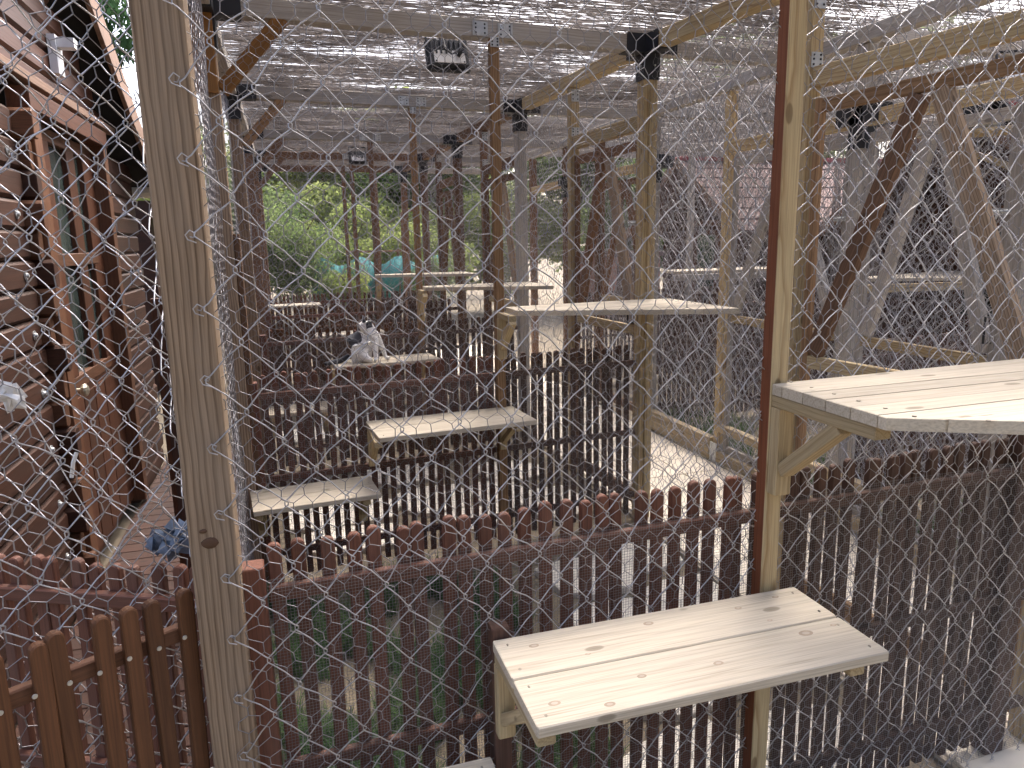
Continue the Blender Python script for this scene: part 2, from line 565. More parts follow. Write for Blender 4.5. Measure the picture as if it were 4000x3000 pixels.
# grass
def grass(name, regions, n, hgt, label):
    P = []
    while len(P) < n:
        x0, x1, y0, y1 = random.choice(regions)
        x, y = random.uniform(x0, x1), random.uniform(y0, y1)
        if math.sin(x * 7.3 + 1) * math.sin(y * 6.1) + 0.5 * math.sin(x * 17 + y * 13) > -0.05:
            P.append((x, y))
    P = np.array(P)
    n = len(P)
    h = RNG.uniform(0.4, 1.2, n) * hgt
    a = RNG.uniform(0, 2 * math.pi, n)
    lean = RNG.uniform(0.2, 0.9, n) * h
    w = RNG.uniform(0.0015, 0.0035, n)
    ca, sa = np.cos(a), np.sin(a)
    z0 = -0.035
    v = np.zeros((n, 5, 3))
    v[:, 0] = np.stack([P[:, 0] - sa * w, P[:, 1] + ca * w, np.full(n, z0)], 1)
    v[:, 1] = np.stack([P[:, 0] + sa * w, P[:, 1] - ca * w, np.full(n, z0)], 1)
    mx, my = P[:, 0] + ca * lean * .35, P[:, 1] + sa * lean * .35
    v[:, 2] = np.stack([mx + sa * w * .8, my - ca * w * .8, z0 + h * .7], 1)
    v[:, 3] = np.stack([mx - sa * w * .8, my + ca * w * .8, z0 + h * .7], 1)
    v[:, 4] = np.stack([P[:, 0] + ca * lean, P[:, 1] + sa * lean, z0 + h], 1)
    b = np.arange(n) * 5
    t = np.concatenate([np.stack([b, b + 1, b + 2], 1), np.stack([b, b + 2, b + 3], 1), np.stack([b + 3, b + 2, b + 4], 1)])
    link(name, np_mesh(name, v.reshape(-1, 3), t, GRASSM), Matrix.Identity(4), kind="stuff", label=label)


grass("grass", [(-0.3, 1.0, 1.75, 3.9), (-0.3, .5, 1.75, 2.6)], 30000, 0.13, "thin grass growing in the earth behind the nearest picket fence")
grass("weeds", [(3.4, 4.1, 3.9, 6.5), (3.4, 4.4, 2.2, 3.6)], 5000, 0.22, "tufts of green weeds behind the timber edging of the aisle")

# ------------------------------------------------------------------ layout of the row of pens
LEFT = [(-0.20, 1.66), (-0.30, 4.00), (-0.31, 6.12), (-0.32, 8.32), (-0.33, 10.25), (-0.34, 12.0)]
CORN = [(2.50, 1.76), (2.15, 4.22), (2.02, 6.36), (1.94, 8.50), (1.88, 10.35), (1.86, 12.05)]
ORD = ["nearest", "second", "third", "fourth", "fifth", "last"]
ZB = 2.965     # centre height of the top beams


def along(k, x, dy=0.0):
    (x0, y0), (x1, y1) = LEFT[k], CORN[k]
    return y0 + (y1 - y0) * (x - x0) / (x1 - x0) + dy


def angle(a, b):
    return math.atan2(b[1] - a[1], b[0] - a[0])


# ------------------------------------------------------------------ wire meshes
def warp(u, v, amp, seed):
    return amp * (np.sin(u * 3.1 + seed) * np.sin(v * 2.3 + seed * 2) + 0.5 * np.sin(u * 7.3 - v * 4.1 + seed) + 0.35 * np.sin(v * 9.0 + u * 2 + seed * 3))


def chain_mesh(name, W, z0, z1, D=0.128, VV=0.142, r=0.0016, seed=0.0, hooks=True, mat=None):
    nw = int(round(W / (D / 2)))
    geos = []
    nleg = int((z1 - z0) / (VV / 2)) + 1
    rng = np.random.default_rng(int(seed * 100) + 5)
    node = rng.normal(0, 0.0035, (nw + 2, nleg + 2, 2))
    for i in range(nw):
        pts = []
        for j in range(nleg + 1):
            side = (i + j) % 2
            ci = i + side
            u = ci * D / 2 + node[ci, j, 0] + (0.005 if side else -0.005)
            v = z0 + j * VV / 2 + node[ci, j, 1]
            if v > z1:
                break
            pts.append((u, v, side))
        P = []
        for j, (u, v, s) in enumerate(pts):
            up = 1 if (j + i) % 2 == 0 else -1
            d = -1 if s else 1
            # rounded hook where the wire turns and passes behind its neighbour
            P += [(u + d * 0.011, -0.0032 * up, v - 0.0105), (u + d * 0.0015, -0.0018 * up, v - 0.0035), (u + d * 0.0015, 0.0018 * up, v + 0.0035), (u + d * 0.011, 0.0032 * up, v + 0.0105)]
            if j < len(pts) - 1:
                un, vn, sn = pts[j + 1]
                P.append(((u + un) / 2 + rng.normal(0, .0012), 0.0035 * up, (v + vn) / 2 + 0.004))
        P = np.array(P)
        if len(P) < 3:
            continue
        P[:, 1] += warp(P[:, 0], P[:, 2], 0.008, seed)
        geos.append(path_geo(P, r, 5))
    if hooks:
        # wire staples and loops at the post
        for j in range(nleg):
            if j % 2 == 0:
                v = z0 + j * VV / 2
                P = [(-0.001, -0.006, v - .012), (-0.016, -0.006, v - .006), (-0.02, -0.003, v + .003), (-0.011, -0.008, v + .012), (-0.002, -0.004, v + .006), (-0.006, 0.004, v - .002), (-0.014, 0.012, v)]
                geos.append(path_geo(P, r * 0.85, 5))
    v, q = cat_geo(geos)
    return np_mesh(name, v, q, mat or GALV, True)


def hex_mesh(name, W, z0, z1, a=0.040, r=0.0011, seed=0.0, mat=None, jit=0.0025, sides=4):
    """hexagonal netting: cell width a, twisted vertical legs"""
    tw, sl = a * 0.42, a * 0.36
    pitch = tw + sl
    nr = int((z1 - z0) / pitch) + 1
    nc = int(W / a) + 1
    rng = np.random.default_rng(int(seed * 1000) + 1)
    # row k nodes: bottoms B and tops T of the twisted legs
    js = np.arange(nc)
    B, T = [], []
    for k in range(nr):
        u = js * a + (a / 2 if k % 2 else 0)
        v = np.full(nc, z0 + k * pitch)
        n1 = rng.normal(0, jit, (nc, 2))
        n2 = n1 + rng.normal(0, jit * .6, (nc, 2))
        Bk = np.stack([u + n1[:, 0], np.zeros(nc), v + n1[:, 1]], 1)
        Tk = np.stack([u + n2[:, 0], np.zeros(nc), v + tw + n2[:, 1]], 1)
        for A in (Bk, Tk):
            A[:, 0] += 0.012 * np.sin(A[:, 2] * 2.7 + seed) + 0.006 * np.sin(A[:, 2] * 8 + A[:, 0] * 5)
            A[:, 2] += 0.010 * np.sin(A[:, 0] * 3.3 + seed * 2)
            A[:, 1] += warp(A[:, 0], A[:, 2], 0.009, seed + 1.7)
        B.append(Bk)
        T.append(Tk)
    p0, p1, rr = [], [], []
    for k in range(nr):
        p0.append(B[k]); p1.append(T[k]); rr.append(np.full(nc, r * 1.35))
        if k + 1 < nr:
            if k % 2 == 0:
                p0.append(T[k]); p1.append(B[k + 1]); rr.append(np.full(nc, r))
                p0.append(T[k][1:]); p1.append(B[k + 1][:-1]); rr.append(np.full(nc - 1, r))
            else:
                p0.append(T[k]); p1.append(B[k + 1]); rr.append(np.full(nc, r))
                p0.append(T[k][:-1]); p1.append(B[k + 1][1:]); rr.append(np.full(nc - 1, r))
    P0, P1, RR = np.concatenate(p0), np.concatenate(p1), np.concatenate(rr)
    keep = (P0[:, 2] < z1) & (P1[:, 2] < z1) & (P0[:, 0] > -0.004) & (P1[:, 0] > -0.004) & (P0[:, 0] < W + .004) & (P1[:, 0] < W + .004)
    v, q = segs_geo(P0[keep], P1[keep], RR[keep], sides, r * 0.5)
    return np_mesh(name, v, q, mat or GALV2, sides > 3)


def grid_mesh(name, W, z0, z1, s=0.0078, r=0.00045, seed=0.0):
    us = np.arange(0, W, s)
    vs = np.arange(z0, z1, s)
    cuts = 8
    p0, p1 = [], []

    def wob(U, Vv):
        y = 0.004 * np.sin(U * 5 + seed) * np.sin(Vv * 6) + 0.002 * np.sin(U * 13 + Vv * 9)
        return np.stack([U + 0.001 * np.sin(Vv * 11 + U * 3), y, Vv + 0.0025 * np.sin(U * 4.2 + seed) + 0.001 * np.sin(U * 15)], -1)
    zz = np.linspace(z0, z1, cuts + 1)
    uu = np.linspace(0, W, 2 * cuts + 1)
    U, Z = np.meshgrid(us, zz, indexing='ij')
    A = wob(U, Z)
    p0.append(A[:, :-1].reshape(-1, 3)); p1.append(A[:, 1:].reshape(-1, 3))
    Z, U = np.meshgrid(vs, uu, indexing='ij')
    A = wob(U, Z)
    p0.append(A[:, :-1].reshape(-1, 3)); p1.append(A[:, 1:].reshape(-1, 3))
    v, q = segs_geo(np.concatenate(p0), np.concatenate(p1), r, 3, 0)
    return np_mesh(name, v, q, FINEW)


def at(L, a):
    return Matrix.Translation((L[0], L[1], 0)) @ Matrix.Rotation(a, 4, 'Z')


# ------------------------------------------------------------------ picket fences
PW, PT, PS = 0.0325, 0.019, 0.0557


def picket_mesh(H, mat, name="picket"):
    """X is up; Y across; Z thickness; rounded head, eased front edge"""
    key = (name, H, mat.name)
    if key in BEAMS:
        return BEAMS[key]
    w = PW / 2
    out = [(0, -w), (H - w * 0.95, -w)]
    for k in range(1, 7):
        t = -math.pi / 2 + math.pi * k / 7
        out.append((H - w * 0.95 + w * 0.95 * math.cos(t), w * math.sin(t)))
    out += [(H - w * 0.95, w), (0, w)]
    n = len(out)
    c = 0.003
    ins = [(max(x - (c if x > H * .5 else 0), 0), y * (1 - c / w)) for x, y in out]
    vs = [(x, y, -PT / 2) for x, y in out] + [(x, y, PT / 2 - c) for x, y in out] + [(x, y, PT / 2) for x, y in ins]
    fs = [tuple(reversed(range(n))), tuple(range(2 * n, 3 * n))]
    for k in range(2):
        fs += [(k * n + i, k * n + (i + 1) % n, (k + 1) * n + (i + 1) % n, (k + 1) * n + i) for i in range(n)]
    m = MB()
    m.add(vs, fs)
    BEAMS[key] = m.mesh(name, mat)
    return BEAMS[key]


def picket_fence(label, A, B, mats, H=1.17, rails=(1.055, 0.595, 0.165), rail_front=True, z0=0.0, start=0.0, group=None, screws=False, split=None, pw=1.0, skip=()):
    """fence from A to B (plan); front = the right-hand... side facing -Y in local space"""
    a = angle(A, B)
    L = math.hypot(B[0] - A[0], B[1] - A[1])
    root = thing("picket_fence", label, "picket fence", (A[0], A[1], z0), a, group)
    Mr = WM[root]
    pm, rm = mats
    n = int((L - start) / PS)
    up = Matrix(((0, 1, 0, 0), (0, 0, -1, 0), (1, 0, 0, 0), (0, 0, 0, 1)))   # local X up, Y across, Z towards -Y
    up = Matrix(((0, 1, 0), (0, 0, -1), (1, 0, 0))).to_4x4()
    for i in range(n):
        if i in skip:
            continue
        u = start + (i + 0.5) * PS + random.uniform(-.0015, .0015)
        hh = H + random.uniform(-0.008, 0.008)
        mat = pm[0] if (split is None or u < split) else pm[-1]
        ydir = 0.0
        M = Mr @ Matrix.Translation((u, ydir, 0.02 + hh - H)) @ Matrix.Rotation(random.gauss(0, .009), 4, 'Y') @ Matrix.Rotation(random.gauss(0, .012), 4, 'Z') @ up
        p = link("picket", picket_mesh(H - 0.02, mat), M, root)
        if screws:
            for rz in rails[:2]:
                s = MB()
                s.cyl((0, 0, 0), (0, -0.0022, 0), 0.0052, 0.0046, 10)
                s.box((-0.0035, -0.0028, -0.0007), (0.0035, -0.0021, 0.0007))
                s.box((-0.0007, -0.00285, -0.0035), (0.0007, -0.0021, 0.0035))
                link("screw", s.mesh("screw", SCREW), Mr @ Matrix.Translation((u + random.uniform(-.003, .003), -PT / 2 - 0.0002, rz + random.uniform(-.005, .004))), p)
    off = -(PT / 2 + 0.0125) if rail_front else (PT / 2 + 0.0125)
    for rz in rails:
        if split is None:
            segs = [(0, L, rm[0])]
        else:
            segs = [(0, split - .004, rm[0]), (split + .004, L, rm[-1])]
        for u0, u1, mt in segs:
            lumber("rail", Mr @ Vector((u0, off, rz)), Mr @ Vector((u1, off, rz)), 0.024, 0.036, mt, root)
    return root


def split_len(k):
    (x0, y0) = LEFT[k]
    return 1.22 - x0


PF = [
    "nearest picket fence with red brown pickets behind fine wire, under the front shelf",
    "second picket fence, brown with its fine wire grid, behind the stepped shelves",
    "third picket fence, behind the shelf where the cat sits",
    "fourth picket fence, small and dark, seen above the cat",
    "fifth picket fence, far off below the turquoise sheet",
]
for k in range(5):
    (x0, y0), (x1, y1) = LEFT[k], CORN[k]
    A = (x0 + 0.10, along(k, x0 + 0.10, 0.02))
    B = (x1 - 0.06, along(k, x1 - 0.06, 0.02))
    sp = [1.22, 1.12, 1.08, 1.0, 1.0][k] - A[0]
    picket_fence(PF[k], A, B, ((W_RED, W_DARKP) if k < 2 else (W_PICK, W_DARKP), (W_RED, W_DARKP)), split=sp, group="picket fences between the pens")  # right of the split the same fence is coloured darker, for its shade
    # reddish end post of the fence
    lumber("fence_post", (x0 + .068, along(k, x0 + .068, -.008), 0), (x0 + .068, along(k, x0 + .068, -.008), 1.135), 0.056, 0.056, W_RED,
           label=["short red brown end post of the nearest picket fence", "short red brown end post of the second picket fence", "short end post of the third picket fence",
                  "short end post of the fourth picket fence", "short end post of the fifth picket fence"][k], cat="fence post", group="short end posts of the picket fences")

lumber("fence_post", (2.30, 1.755, 0), (2.30, 1.755, 1.2), 0.085, 0.06, W_DARKP, up=(0, -1, 0), label="dark end post of the nearest picket fence, at the right edge", cat="fence post")
# fine wire grids in front of the rails
for k in range(3):
    (x0, y0), (x1, y1) = LEFT[k], CORN[k]
    A = (x0 + 0.10, along(k, x0 + 0.10, -0.032))
    B = (x1 - 0.06, along(k, x1 - 0.06, -0.032))
    L = math.hypot(B[0] - A[0], B[1] - A[1])
    link("wire_grid", grid_mesh("wire_grid", L, 0.01, 1.105, seed=k, s=0.0078 if k == 0 else 0.0105, r=0.00048 if k == 0 else 0.0006), at(A, angle(A, B)),
         label=["fine square wire grid fixed over the nearest picket fence", "fine square wire grid over the second picket fence", "fine square wire grid over the third picket fence"][k],
         cat="wire grid", group="fine wire grids on the picket fences")

# left-hand angled fence beside the camera, and the lodge porch fence
LF_A, LF_B = (-0.98, 1.185), (-0.252, 1.607)
picket_fence("warm brown picket fence with screw heads, left of the tall weathered post", LF_A, LF_B, ((W_PICK,), (W_JAMB,)), H=1.125, rails=(1.02, 0.50, 0.12), rail_front=False, start=0.004, screws=True,
             group=None)
PP_A, PP_B = (-1.05, 2.21), (-0.25, 1.815)
picket_fence("low porch picket fence in front of the lodge door", PP_A, PP_B, ((W_RED,), (W_RED,)), H=1.075, rails=(.985, 0.5, 0.12), rail_front=True)

# ------------------------------------------------------------------ posts of the row
def bracket_sleeve(post, p, dirs, drop=0.15):
    """black steel corner connector: sleeve on the post and sockets along the beams"""
    m = MB()
    x, y, z = p
    e = 0.053
    m.box((x - e, y - e, z - 0.05 - drop), (x + e, y + e, z - 0.052))
    for d in dirs:
        d = Vector((d[0], d[1])).normalized()
        n = Vector((-d.y, d.x))
        c = Vector((x, y))
        a0, a1 = c - d * 0.05, c + d * 0.17
        q = [a0 - n * e, a1 - n * e, a1 + n * e, a0 + n * e]
        m.prism([tuple(v) for v in q], z - 0.051, z + 0.051)
    b = link("corner_bracket", m.mesh("corner_bracket", BLACK), Matrix.Identity(4), post)
    for (dx, dy) in ((-e - .001, 0.02), (-e - .001, -0.02), (0.02, -e - .001)):
        s = MB()
        s.blob((x + dx, y + dy, z - 0.12), (0.006, 0.006, 0.006), 8)
        link("bolt", s.mesh("bolt", SCREW), Matrix.Identity(4), b)


def steel_plate(post, c, yaw, w=0.075, h=0.075):
    m = MB()
    m.box((-w / 2, -0.0015, -h / 2), (w / 2, 0.0015, h / 2))
    M = Matrix.Translation(Vector(c)) @ Matrix.Rotation(yaw, 4, 'Z')
    p = link("steel_plate", m.mesh("steel_plate", STEEL), M, post)
    for ux in (-.3, .3):
        for uz in (-.3, .05, .33):
            s = MB()
            s.cyl((ux * w, -0.0018, uz * h), (ux * w, -0.005, uz * h), 0.0055, 0.004, 8)
            link("bolt", s.mesh("bolt", BLACK), M, p)


# front left post (big, weathered)
lumber("timber_post", (-0.196, 1.612, 0), (-0.196, 1.612, 3.02), 0.092, 0.092, W_POST, up=(0, -1, 0),
       label="tall weathered timber post with deep grain lines and a bored hole, nearest on the left", cat="timber post")
hole = MB()
hole.cyl((-0.212, 1.5658, 1.243), (-0.212, 1.562, 1.243), 0.0, 0.0, 3)
# dark knot hollow
kn = MB()
kn.blob((-0.2, 1.566, 1.235), (0.017, 0.004, 0.012), 14, 0.12)
kn.blob((-0.212, 1.566, 1.262), (0.008, 0.003, 0.005), 12, 0.1)
post0 = [o for o in COL.objects if o.name == "timber_post"][0]
link("knot", kn.mesh("knot", plain("knot_hollow", (0.09, 0.05, 0.03), rough=0.9), smooth=True), Matrix.Identity(4), post0)
# far left posts
LP = ["pale left post with an orange board at its top, behind the weathered post", "grey left post with a black corner bracket, third along the row", "left post of the fourth partition near the bushes",
      "left post of the fifth partition", "end post at the left corner of the roof"]
for k in range(1, 6):
    x, y = LEFT[k]
    p = lumber("timber_post", (x, y, 0), (x, y, 2.90), 0.088, 0.088, W_POST if k < 3 else W_BROWN, up=(0, -1, 0), label=LP[k - 1], cat="timber post")
    bracket_sleeve(p, (x, y, ZB), [(1, angle(LEFT[k], CORN[k])), (0, 1), (0, -1)])
    if k == 1:
        lumber("splice_board", (x - 0.012, y - 0.060, 2.56), (x - 0.012, y - 0.060, 3.0), 0.108, 0.03, W_STAIN, p, up=(0, -1, 0))
        lumber("rear_board", (x + 0.06, y + .01, 0.02), (x + 0.06, y + .01, 1.9), 0.03, 0.08, W_BROWN, p, up=(0, -1, 0))

# centre posts of the partitions
CP = [("square centre post, one face rust stained, beside the front shelf", 1.213, 1.622), ("brown centre post with zinc plates at the top, in the middle of the picture", 1.150, 4.075),
      ("thin brown centre post of the third partition, behind the cat", 1.06, 6.26), ("thin centre post of the fourth partition", 0.95, 8.42), ("thin centre post of the fifth partition", 0.9, 10.3), ("thin centre post under the far roof edge", 0.92, 12.03)]
for k, (lb, x, y) in enumerate(CP):
    p = lumber("centre_post", (x, y, 0), (x, y, ZB - 0.052 if k else 3.02), 0.052, 0.045, [W_PALE, W_OCHRE, W_OCHRE, W_BROWN, W_BROWN, W_BROWN][k], up=(0, -1, 0),
               sidemat=W_RUST if k == 0 else None, label=lb, cat="timber post")
    if k:
        th = angle(LEFT[k], CORN[k])
        for s in (-1, 1):
            steel_plate(p, (x + s * 0.072, along(k, x + s * 0.072, -0.052), ZB - 0.005), th, 0.085, 0.07)
        if k < 3:
            steel_plate(p, (x, along(k, x, -0.056) if k > 1 else y - 0.03, ZB - 0.075), th, 0.05, 0.05)

# corner posts on the aisle side
CO = ["right corner post of the nearest pen, outside the corner shelf", "tall pale corner post with a black corner bracket, right of the middle", "grey corner post with a black bracket, second from the front along the aisle", "corner post of the fourth partition by the aisle",
      "corner post of the fifth partition by the aisle", "far corner post at the end of the roof"]
for k in range(6):
    x, y = CORN[k]
    p = lumber("corner_post", (x, y, 0), (x, y, ZB - 0.051), 0.09, 0.09, [W_PALE, W_PALE, W_BROWN, W_BROWN, W_BROWN, W_BROWN][k] if k != 2 else W_GREY, up=(0, -1, 0), label=CO[k], cat="timber post")
    if k == 1:
        lumber("cover_board", (x + .012, y - 0.056, 0.05), (x + .012, y - 0.056, 2.70), 0.05, 0.018, W_PALE, p, up=(0, -1, 0))
    d = [(-1, -math.tan(angle(LEFT[k], CORN[k]))), (1, 0.06)]
    if k < 5:
        d.append((CORN[k + 1][0] - x, CORN[k + 1][1] - y))
    if k > 0:
        d.append((CORN[k - 1][0] - x, CORN[k - 1][1] - y))
    bracket_sleeve(p, (x, y, ZB), d)

# mid posts (door posts) in the aisle-side wall, with zinc plates
MIDY = [None, 2.97, 5.27, 7.45, 9.45]


def wall_x(y):
    ys = [c[1] for c in CORN]
    xs = [c[0] for c in CORN]
    return float(np.interp(y, ys, xs))


ML = ["", "door post of the second pen, mostly hidden behind the rust stained post", "pale and orange door post with zinc plates, left of the tall corner post", "door post of the fourth pen", "door post of the fifth pen"]
for k in range(1, 5):
    y = MIDY[k]
    x = wall_x(y)
    p = lumber("door_post", (x, y, 0), (x, y, ZB - 0.046), 0.07, 0.07, [None, W_PALE, W_PALE, W_BROWN, W_BROWN][k], up=(0, -1, 0), label=ML[k], cat="timber post")
    th = angle(CORN[k - 1], CORN[k])
    steel_plate(p, (x - .01 + 0.012, y - 0.0375, ZB - 0.10), 0.0, 0.06, 0.085)
    steel_plate(p, (x + 0.002, y - 0.0375, ZB - 0.355), 0.0, 0.06, 0.065)

# ------------------------------------------------------------------ beams
BX = ["", "grey top beam across the second pen, nearest the camera, with the floodlight behind", "grey top beam across the pens, second from the front", "grey top beam across the pens, third from the front", "top beam across the pens, fourth from the front",
      "last top beam along the far roof edge"]
for k in range(1, 6):
    lumber("roof_beam", (LEFT[k][0] + .03, LEFT[k][1], ZB), (CORN[k][0] - .03, CORN[k][1], ZB), 0.088, 0.092, W_GREY if k < 4 else W_BROWN, label=BX[k], cat="roof beam")
    lumber("roof_beam", (CORN[k][0] + .03, CORN[k][1], ZB - .012), (3.27, CORN[k][1] + .09, ZB - .012), 0.08, 0.085, W_GREY, label=["", "top beam over the aisle, nearest the camera", "top beam over the aisle, second from the front",
         "top beam over the aisle, third from the front", "top beam over the aisle, fourth from the front", "top beam over the aisle at the far roof edge"][k], cat="roof beam")
SB = ["pale top beam running back from the nearest corner to the tall bracketed post", "pale top beam of the third pen, rising towards the tall bracketed post", "top beam beside the aisle at the fourth pen", "top beam beside the aisle at the fifth pen", "top beam beside the aisle at the sixth pen"]
for k in range(5):
    a, b = CORN[k], CORN[k + 1]
    lumber("side_beam", (a[0], a[1] + .03, ZB), (b[0], b[1] - .03, ZB), 0.086, 0.088, W_PALE if k < 2 else W_BROWN, label=SB[k], cat="roof beam")
    a, b = LEFT[k], LEFT[k + 1]
    lumber("side_beam", (a[0], a[1] + .03, ZB), (b[0], b[1] - .03, ZB), 0.08, 0.086, W_GREY, label="left edge beam above the " + ORD[k + 1] + " pen", cat="roof beam")
# corner braces under the left ends
for k in range(1, 5):
    x, y = LEFT[k]
    lumber("brace", (x + 0.055, along(k, x + .05, -.02), 2.58), (x + 0.36, along(k, x + .36, -.02), 2.93), 0.05, 0.07, W_STAIN if k == 1 else W_OCHRE if k == 2 else W_BROWN,
           label=["", "orange diagonal brace under the nearest grey beam, top left", "ochre diagonal brace under the second grey beam, top left", "dark diagonal brace at the fourth partition", "dark diagonal brace at the fifth partition"][k], cat="brace")


# ------------------------------------------------------------------ doors in the aisle-side wall
def mesh_door(label, P0, P1, zt, mats, hexm=True, handle=True, mid=1.25, flip=1, group=None):
    """wire door from hinge end P0 to P1 (plan), top at zt"""
    a = angle(P0, P1)
    L = math.hypot(P1[0] - P0[0], P1[1] - P0[1])
    root = thing("mesh_door", label, "door", (P0[0], P0[1], 0), a, group)
    M = WM[root]
    fr, b1, b2 = mats
    w = 0.042

    def T(u, z, n=0.0):
        return M @ Vector((u, n, z))
    lumber("stile", T(w / 2, 0.06), T(w / 2, zt), 0.03, w, fr, root, up=tuple(M.to_3x3() @ Vector((1, 0, 0))))
    lumber("stile", T(L - w / 2, 0.06), T(L - w / 2, zt), 0.03, w, fr, root, up=tuple(M.to_3x3() @ Vector((1, 0, 0))))
    lumber("top_rail", T(w, zt - .032), T(L - w, zt - .032), 0.034, 0.06, fr, root)
    lumber("middle_rail", T(w, mid), T(L - w, mid), 0.03, 0.06, W_PALE, root)
    lumber("bottom_rail", T(w, 0.11), T(L - w, 0.11), 0.03, 0.09, fr, root)
    lumber("brace", T(L * .5 - .045, zt - .066), T(w + .03, mid + .04), 0.045, 0.075, b1, root, up=tuple(M.to_3x3() @ Vector((1, 0, 0))))
    lumber("brace", T(L * .5 + .045, zt - .066), T(L - w - .03, mid + .04), 0.045, 0.075, b2, root, up=tuple(M.to_3x3() @ Vector((1, 0, 0))))
    link("netting", hex_mesh("netting", L - .02, 0.08, zt - .01, a=0.046, r=0.0010, seed=L + P0[1], sides=3), M @ Matrix.Translation((0.01, 0.026 * flip, 0)), root)
    if handle:
        m = MB()
        m.tube([T(L - .03, 1.30, -.02 * flip), T(L - .03, 1.30, -.065 * flip), T(L - .03, 1.43, -.065 * flip), T(L - .03, 1.43, -.02 * flip)], 0.006, 8)
        link("handle", m.mesh("handle", BLACK), Matrix.Identity(4), root)
        m = MB()
        m.box((L - .10, -.032, 1.92), (L + .03, -.018, 1.95))
        m.cyl((L - .09, -.034, 1.935), (L + .05, -.034, 1.935), 0.007, n=8)
        m.cyl((L - .05, -.034, 1.935), (L - .05, -.045, 1.90), 0.005, n=8)
        link("latch", m.mesh("latch", STEEL), M, root)
    return root


for k in range(1, 5):
    yb, yf = MIDY[k] - 0.05, CORN[k - 1][1] + 0.06
    P0 = (wall_x(yb), yb)
    P1 = (wall_x(yf), yf)
    mats = [None, (W_OCHRE, W_BROWN, W_POST), (W_BROWN, W_BROWN, W_POST), (W_BROWN, W_BROWN, W_POST), (W_BROWN, W_BROWN, W_BROWN)][k]
    mesh_door(["", "wire door with two braces meeting at the top, in the aisle wall at upper right", "narrow wire door with crossed braces between the orange door post and the tall corner post", "wire door of the fourth pen, far along the aisle",
               "wire door of the fifth pen, far along the aisle"][k], P0, P1, 2.44, mats, handle=k < 3)
    zH = 2.535
    lumber("door_header", (P0[0], P0[1] + .012, zH), (P1[0], P1[1] - .012, zH), 0.055, 0.088, W_PALE if k < 3 else W_BROWN,
           label=["", "pale header beam with a knot above the wire door at upper right", "pale header beam over the narrow wire door left of the tall corner post", "header beam over the door of the fourth pen", "header beam over the door of the fifth pen"][k], cat="door header")
    # fixed netting between the door post and the next corner
    A = (wall_x(MIDY[k] + .05), MIDY[k] + .05)
    B = (CORN[k][0], CORN[k][1] - .05)
    L = math.hypot(B[0] - A[0], B[1] - A[1])
    link("chicken_wire", hex_mesh("chicken_wire", L, 0.05, 2.92, a=0.046, r=0.0010, seed=k + .3, sides=3), at(A, angle(A, B)),
         label="hexagonal netting beside the aisle at the " + ORD[k] + " pen", cat="wire netting", group="wire netting on the pens")
# right wall of the nearest pen
lumber("timber_post", (2.66, 0.45, 0), (2.66, 0.45, 2.9), 0.09, 0.09, W_PALE, label="pale post at the right end of the nearest pen", cat="timber post", up=(0, -1, 0))

# ------------------------------------------------------------------ netting on the partitions
for k in range(0, 5):
    (x0, y0), (x1, y1) = LEFT[k], CORN[k]
    if k == 0:
        A, B = (-0.166, 1.557), (2.47, 1.705)
    else:
        A, B = (x0 + .04, along(k, x0 + .04, -.052)), (x1 - .04, along(k, x1 - .04, -.052))
    L = math.hypot(B[0] - A[0], B[1] - A[1])
    th = angle(A, B)
    if k == 0:
        link("chain_link", chain_mesh("chain_link", L, 0.02, 3.0, seed=0.4), at(A, th), label="large diamond chain link netting stapled to the weathered post, nearest the camera", cat="wire netting", group="wire netting on the pens")
        A2 = (A[0] - .03, A[1] + .016)
        link("chicken_wire", hex_mesh("chicken_wire", L + .03, 0.02, 3.0, a=0.0445, r=0.0009, seed=0.1), at(A2, th), label="hexagonal chicken wire behind the large diamond netting", cat="wire netting", group="wire netting on the pens")
    else:
        link("chicken_wire", hex_mesh("chicken_wire", L, 0.02, 2.92, a=0.046 if k < 3 else 0.06, r=0.0010, seed=k + .1, sides=3), at(A, th), label="hexagonal chicken wire over the " + ORD[k] + " partition", cat="wire netting",
             group="wire netting on the pens")
    # left side of the pens
    A, B = ((-0.255, 1.71) if k == 0 else (LEFT[k][0] - .03, LEFT[k][1] + .06)), (LEFT[k + 1][0] - (.0 if k == 0 else .03), LEFT[k + 1][1] - .05)
    L = math.hypot(B[0] - A[0], B[1] - A[1])
    link("chicken_wire", hex_mesh("chicken_wire", L, 0.02, 2.92, a=0.05, r=0.0010, seed=k + .6, sides=3), at(A, angle(A, B)), label="hexagonal netting along the left side of the " + ORD[k + 1] + " pen", cat="wire netting",
         group="wire netting on the pens")
A, B = (-0.262, 1.70), (-0.305, 3.90)
link("chain_link", chain_mesh("chain_link", 2.2, 0.02, 2.9, seed=1.9, hooks=False), at(A, angle(A, B)), label="diamond chain link along the left side between the weathered post and the pale post", cat="wire netting", group="wire netting on the pens")
# aisle wall of the second pen also carries diamond netting
A, B = (wall_x(4.1) + .05, 4.1), (wall_x(1.85) + .05, 1.85)
link("chain_link", chain_mesh("chain_link", 2.27, 0.02, 2.9, seed=2.4, hooks=False, r=0.0022), at(A, angle(A, B)), label="diamond chain link on the aisle wall of the second pen", cat="wire netting", group="wire netting on the pens")
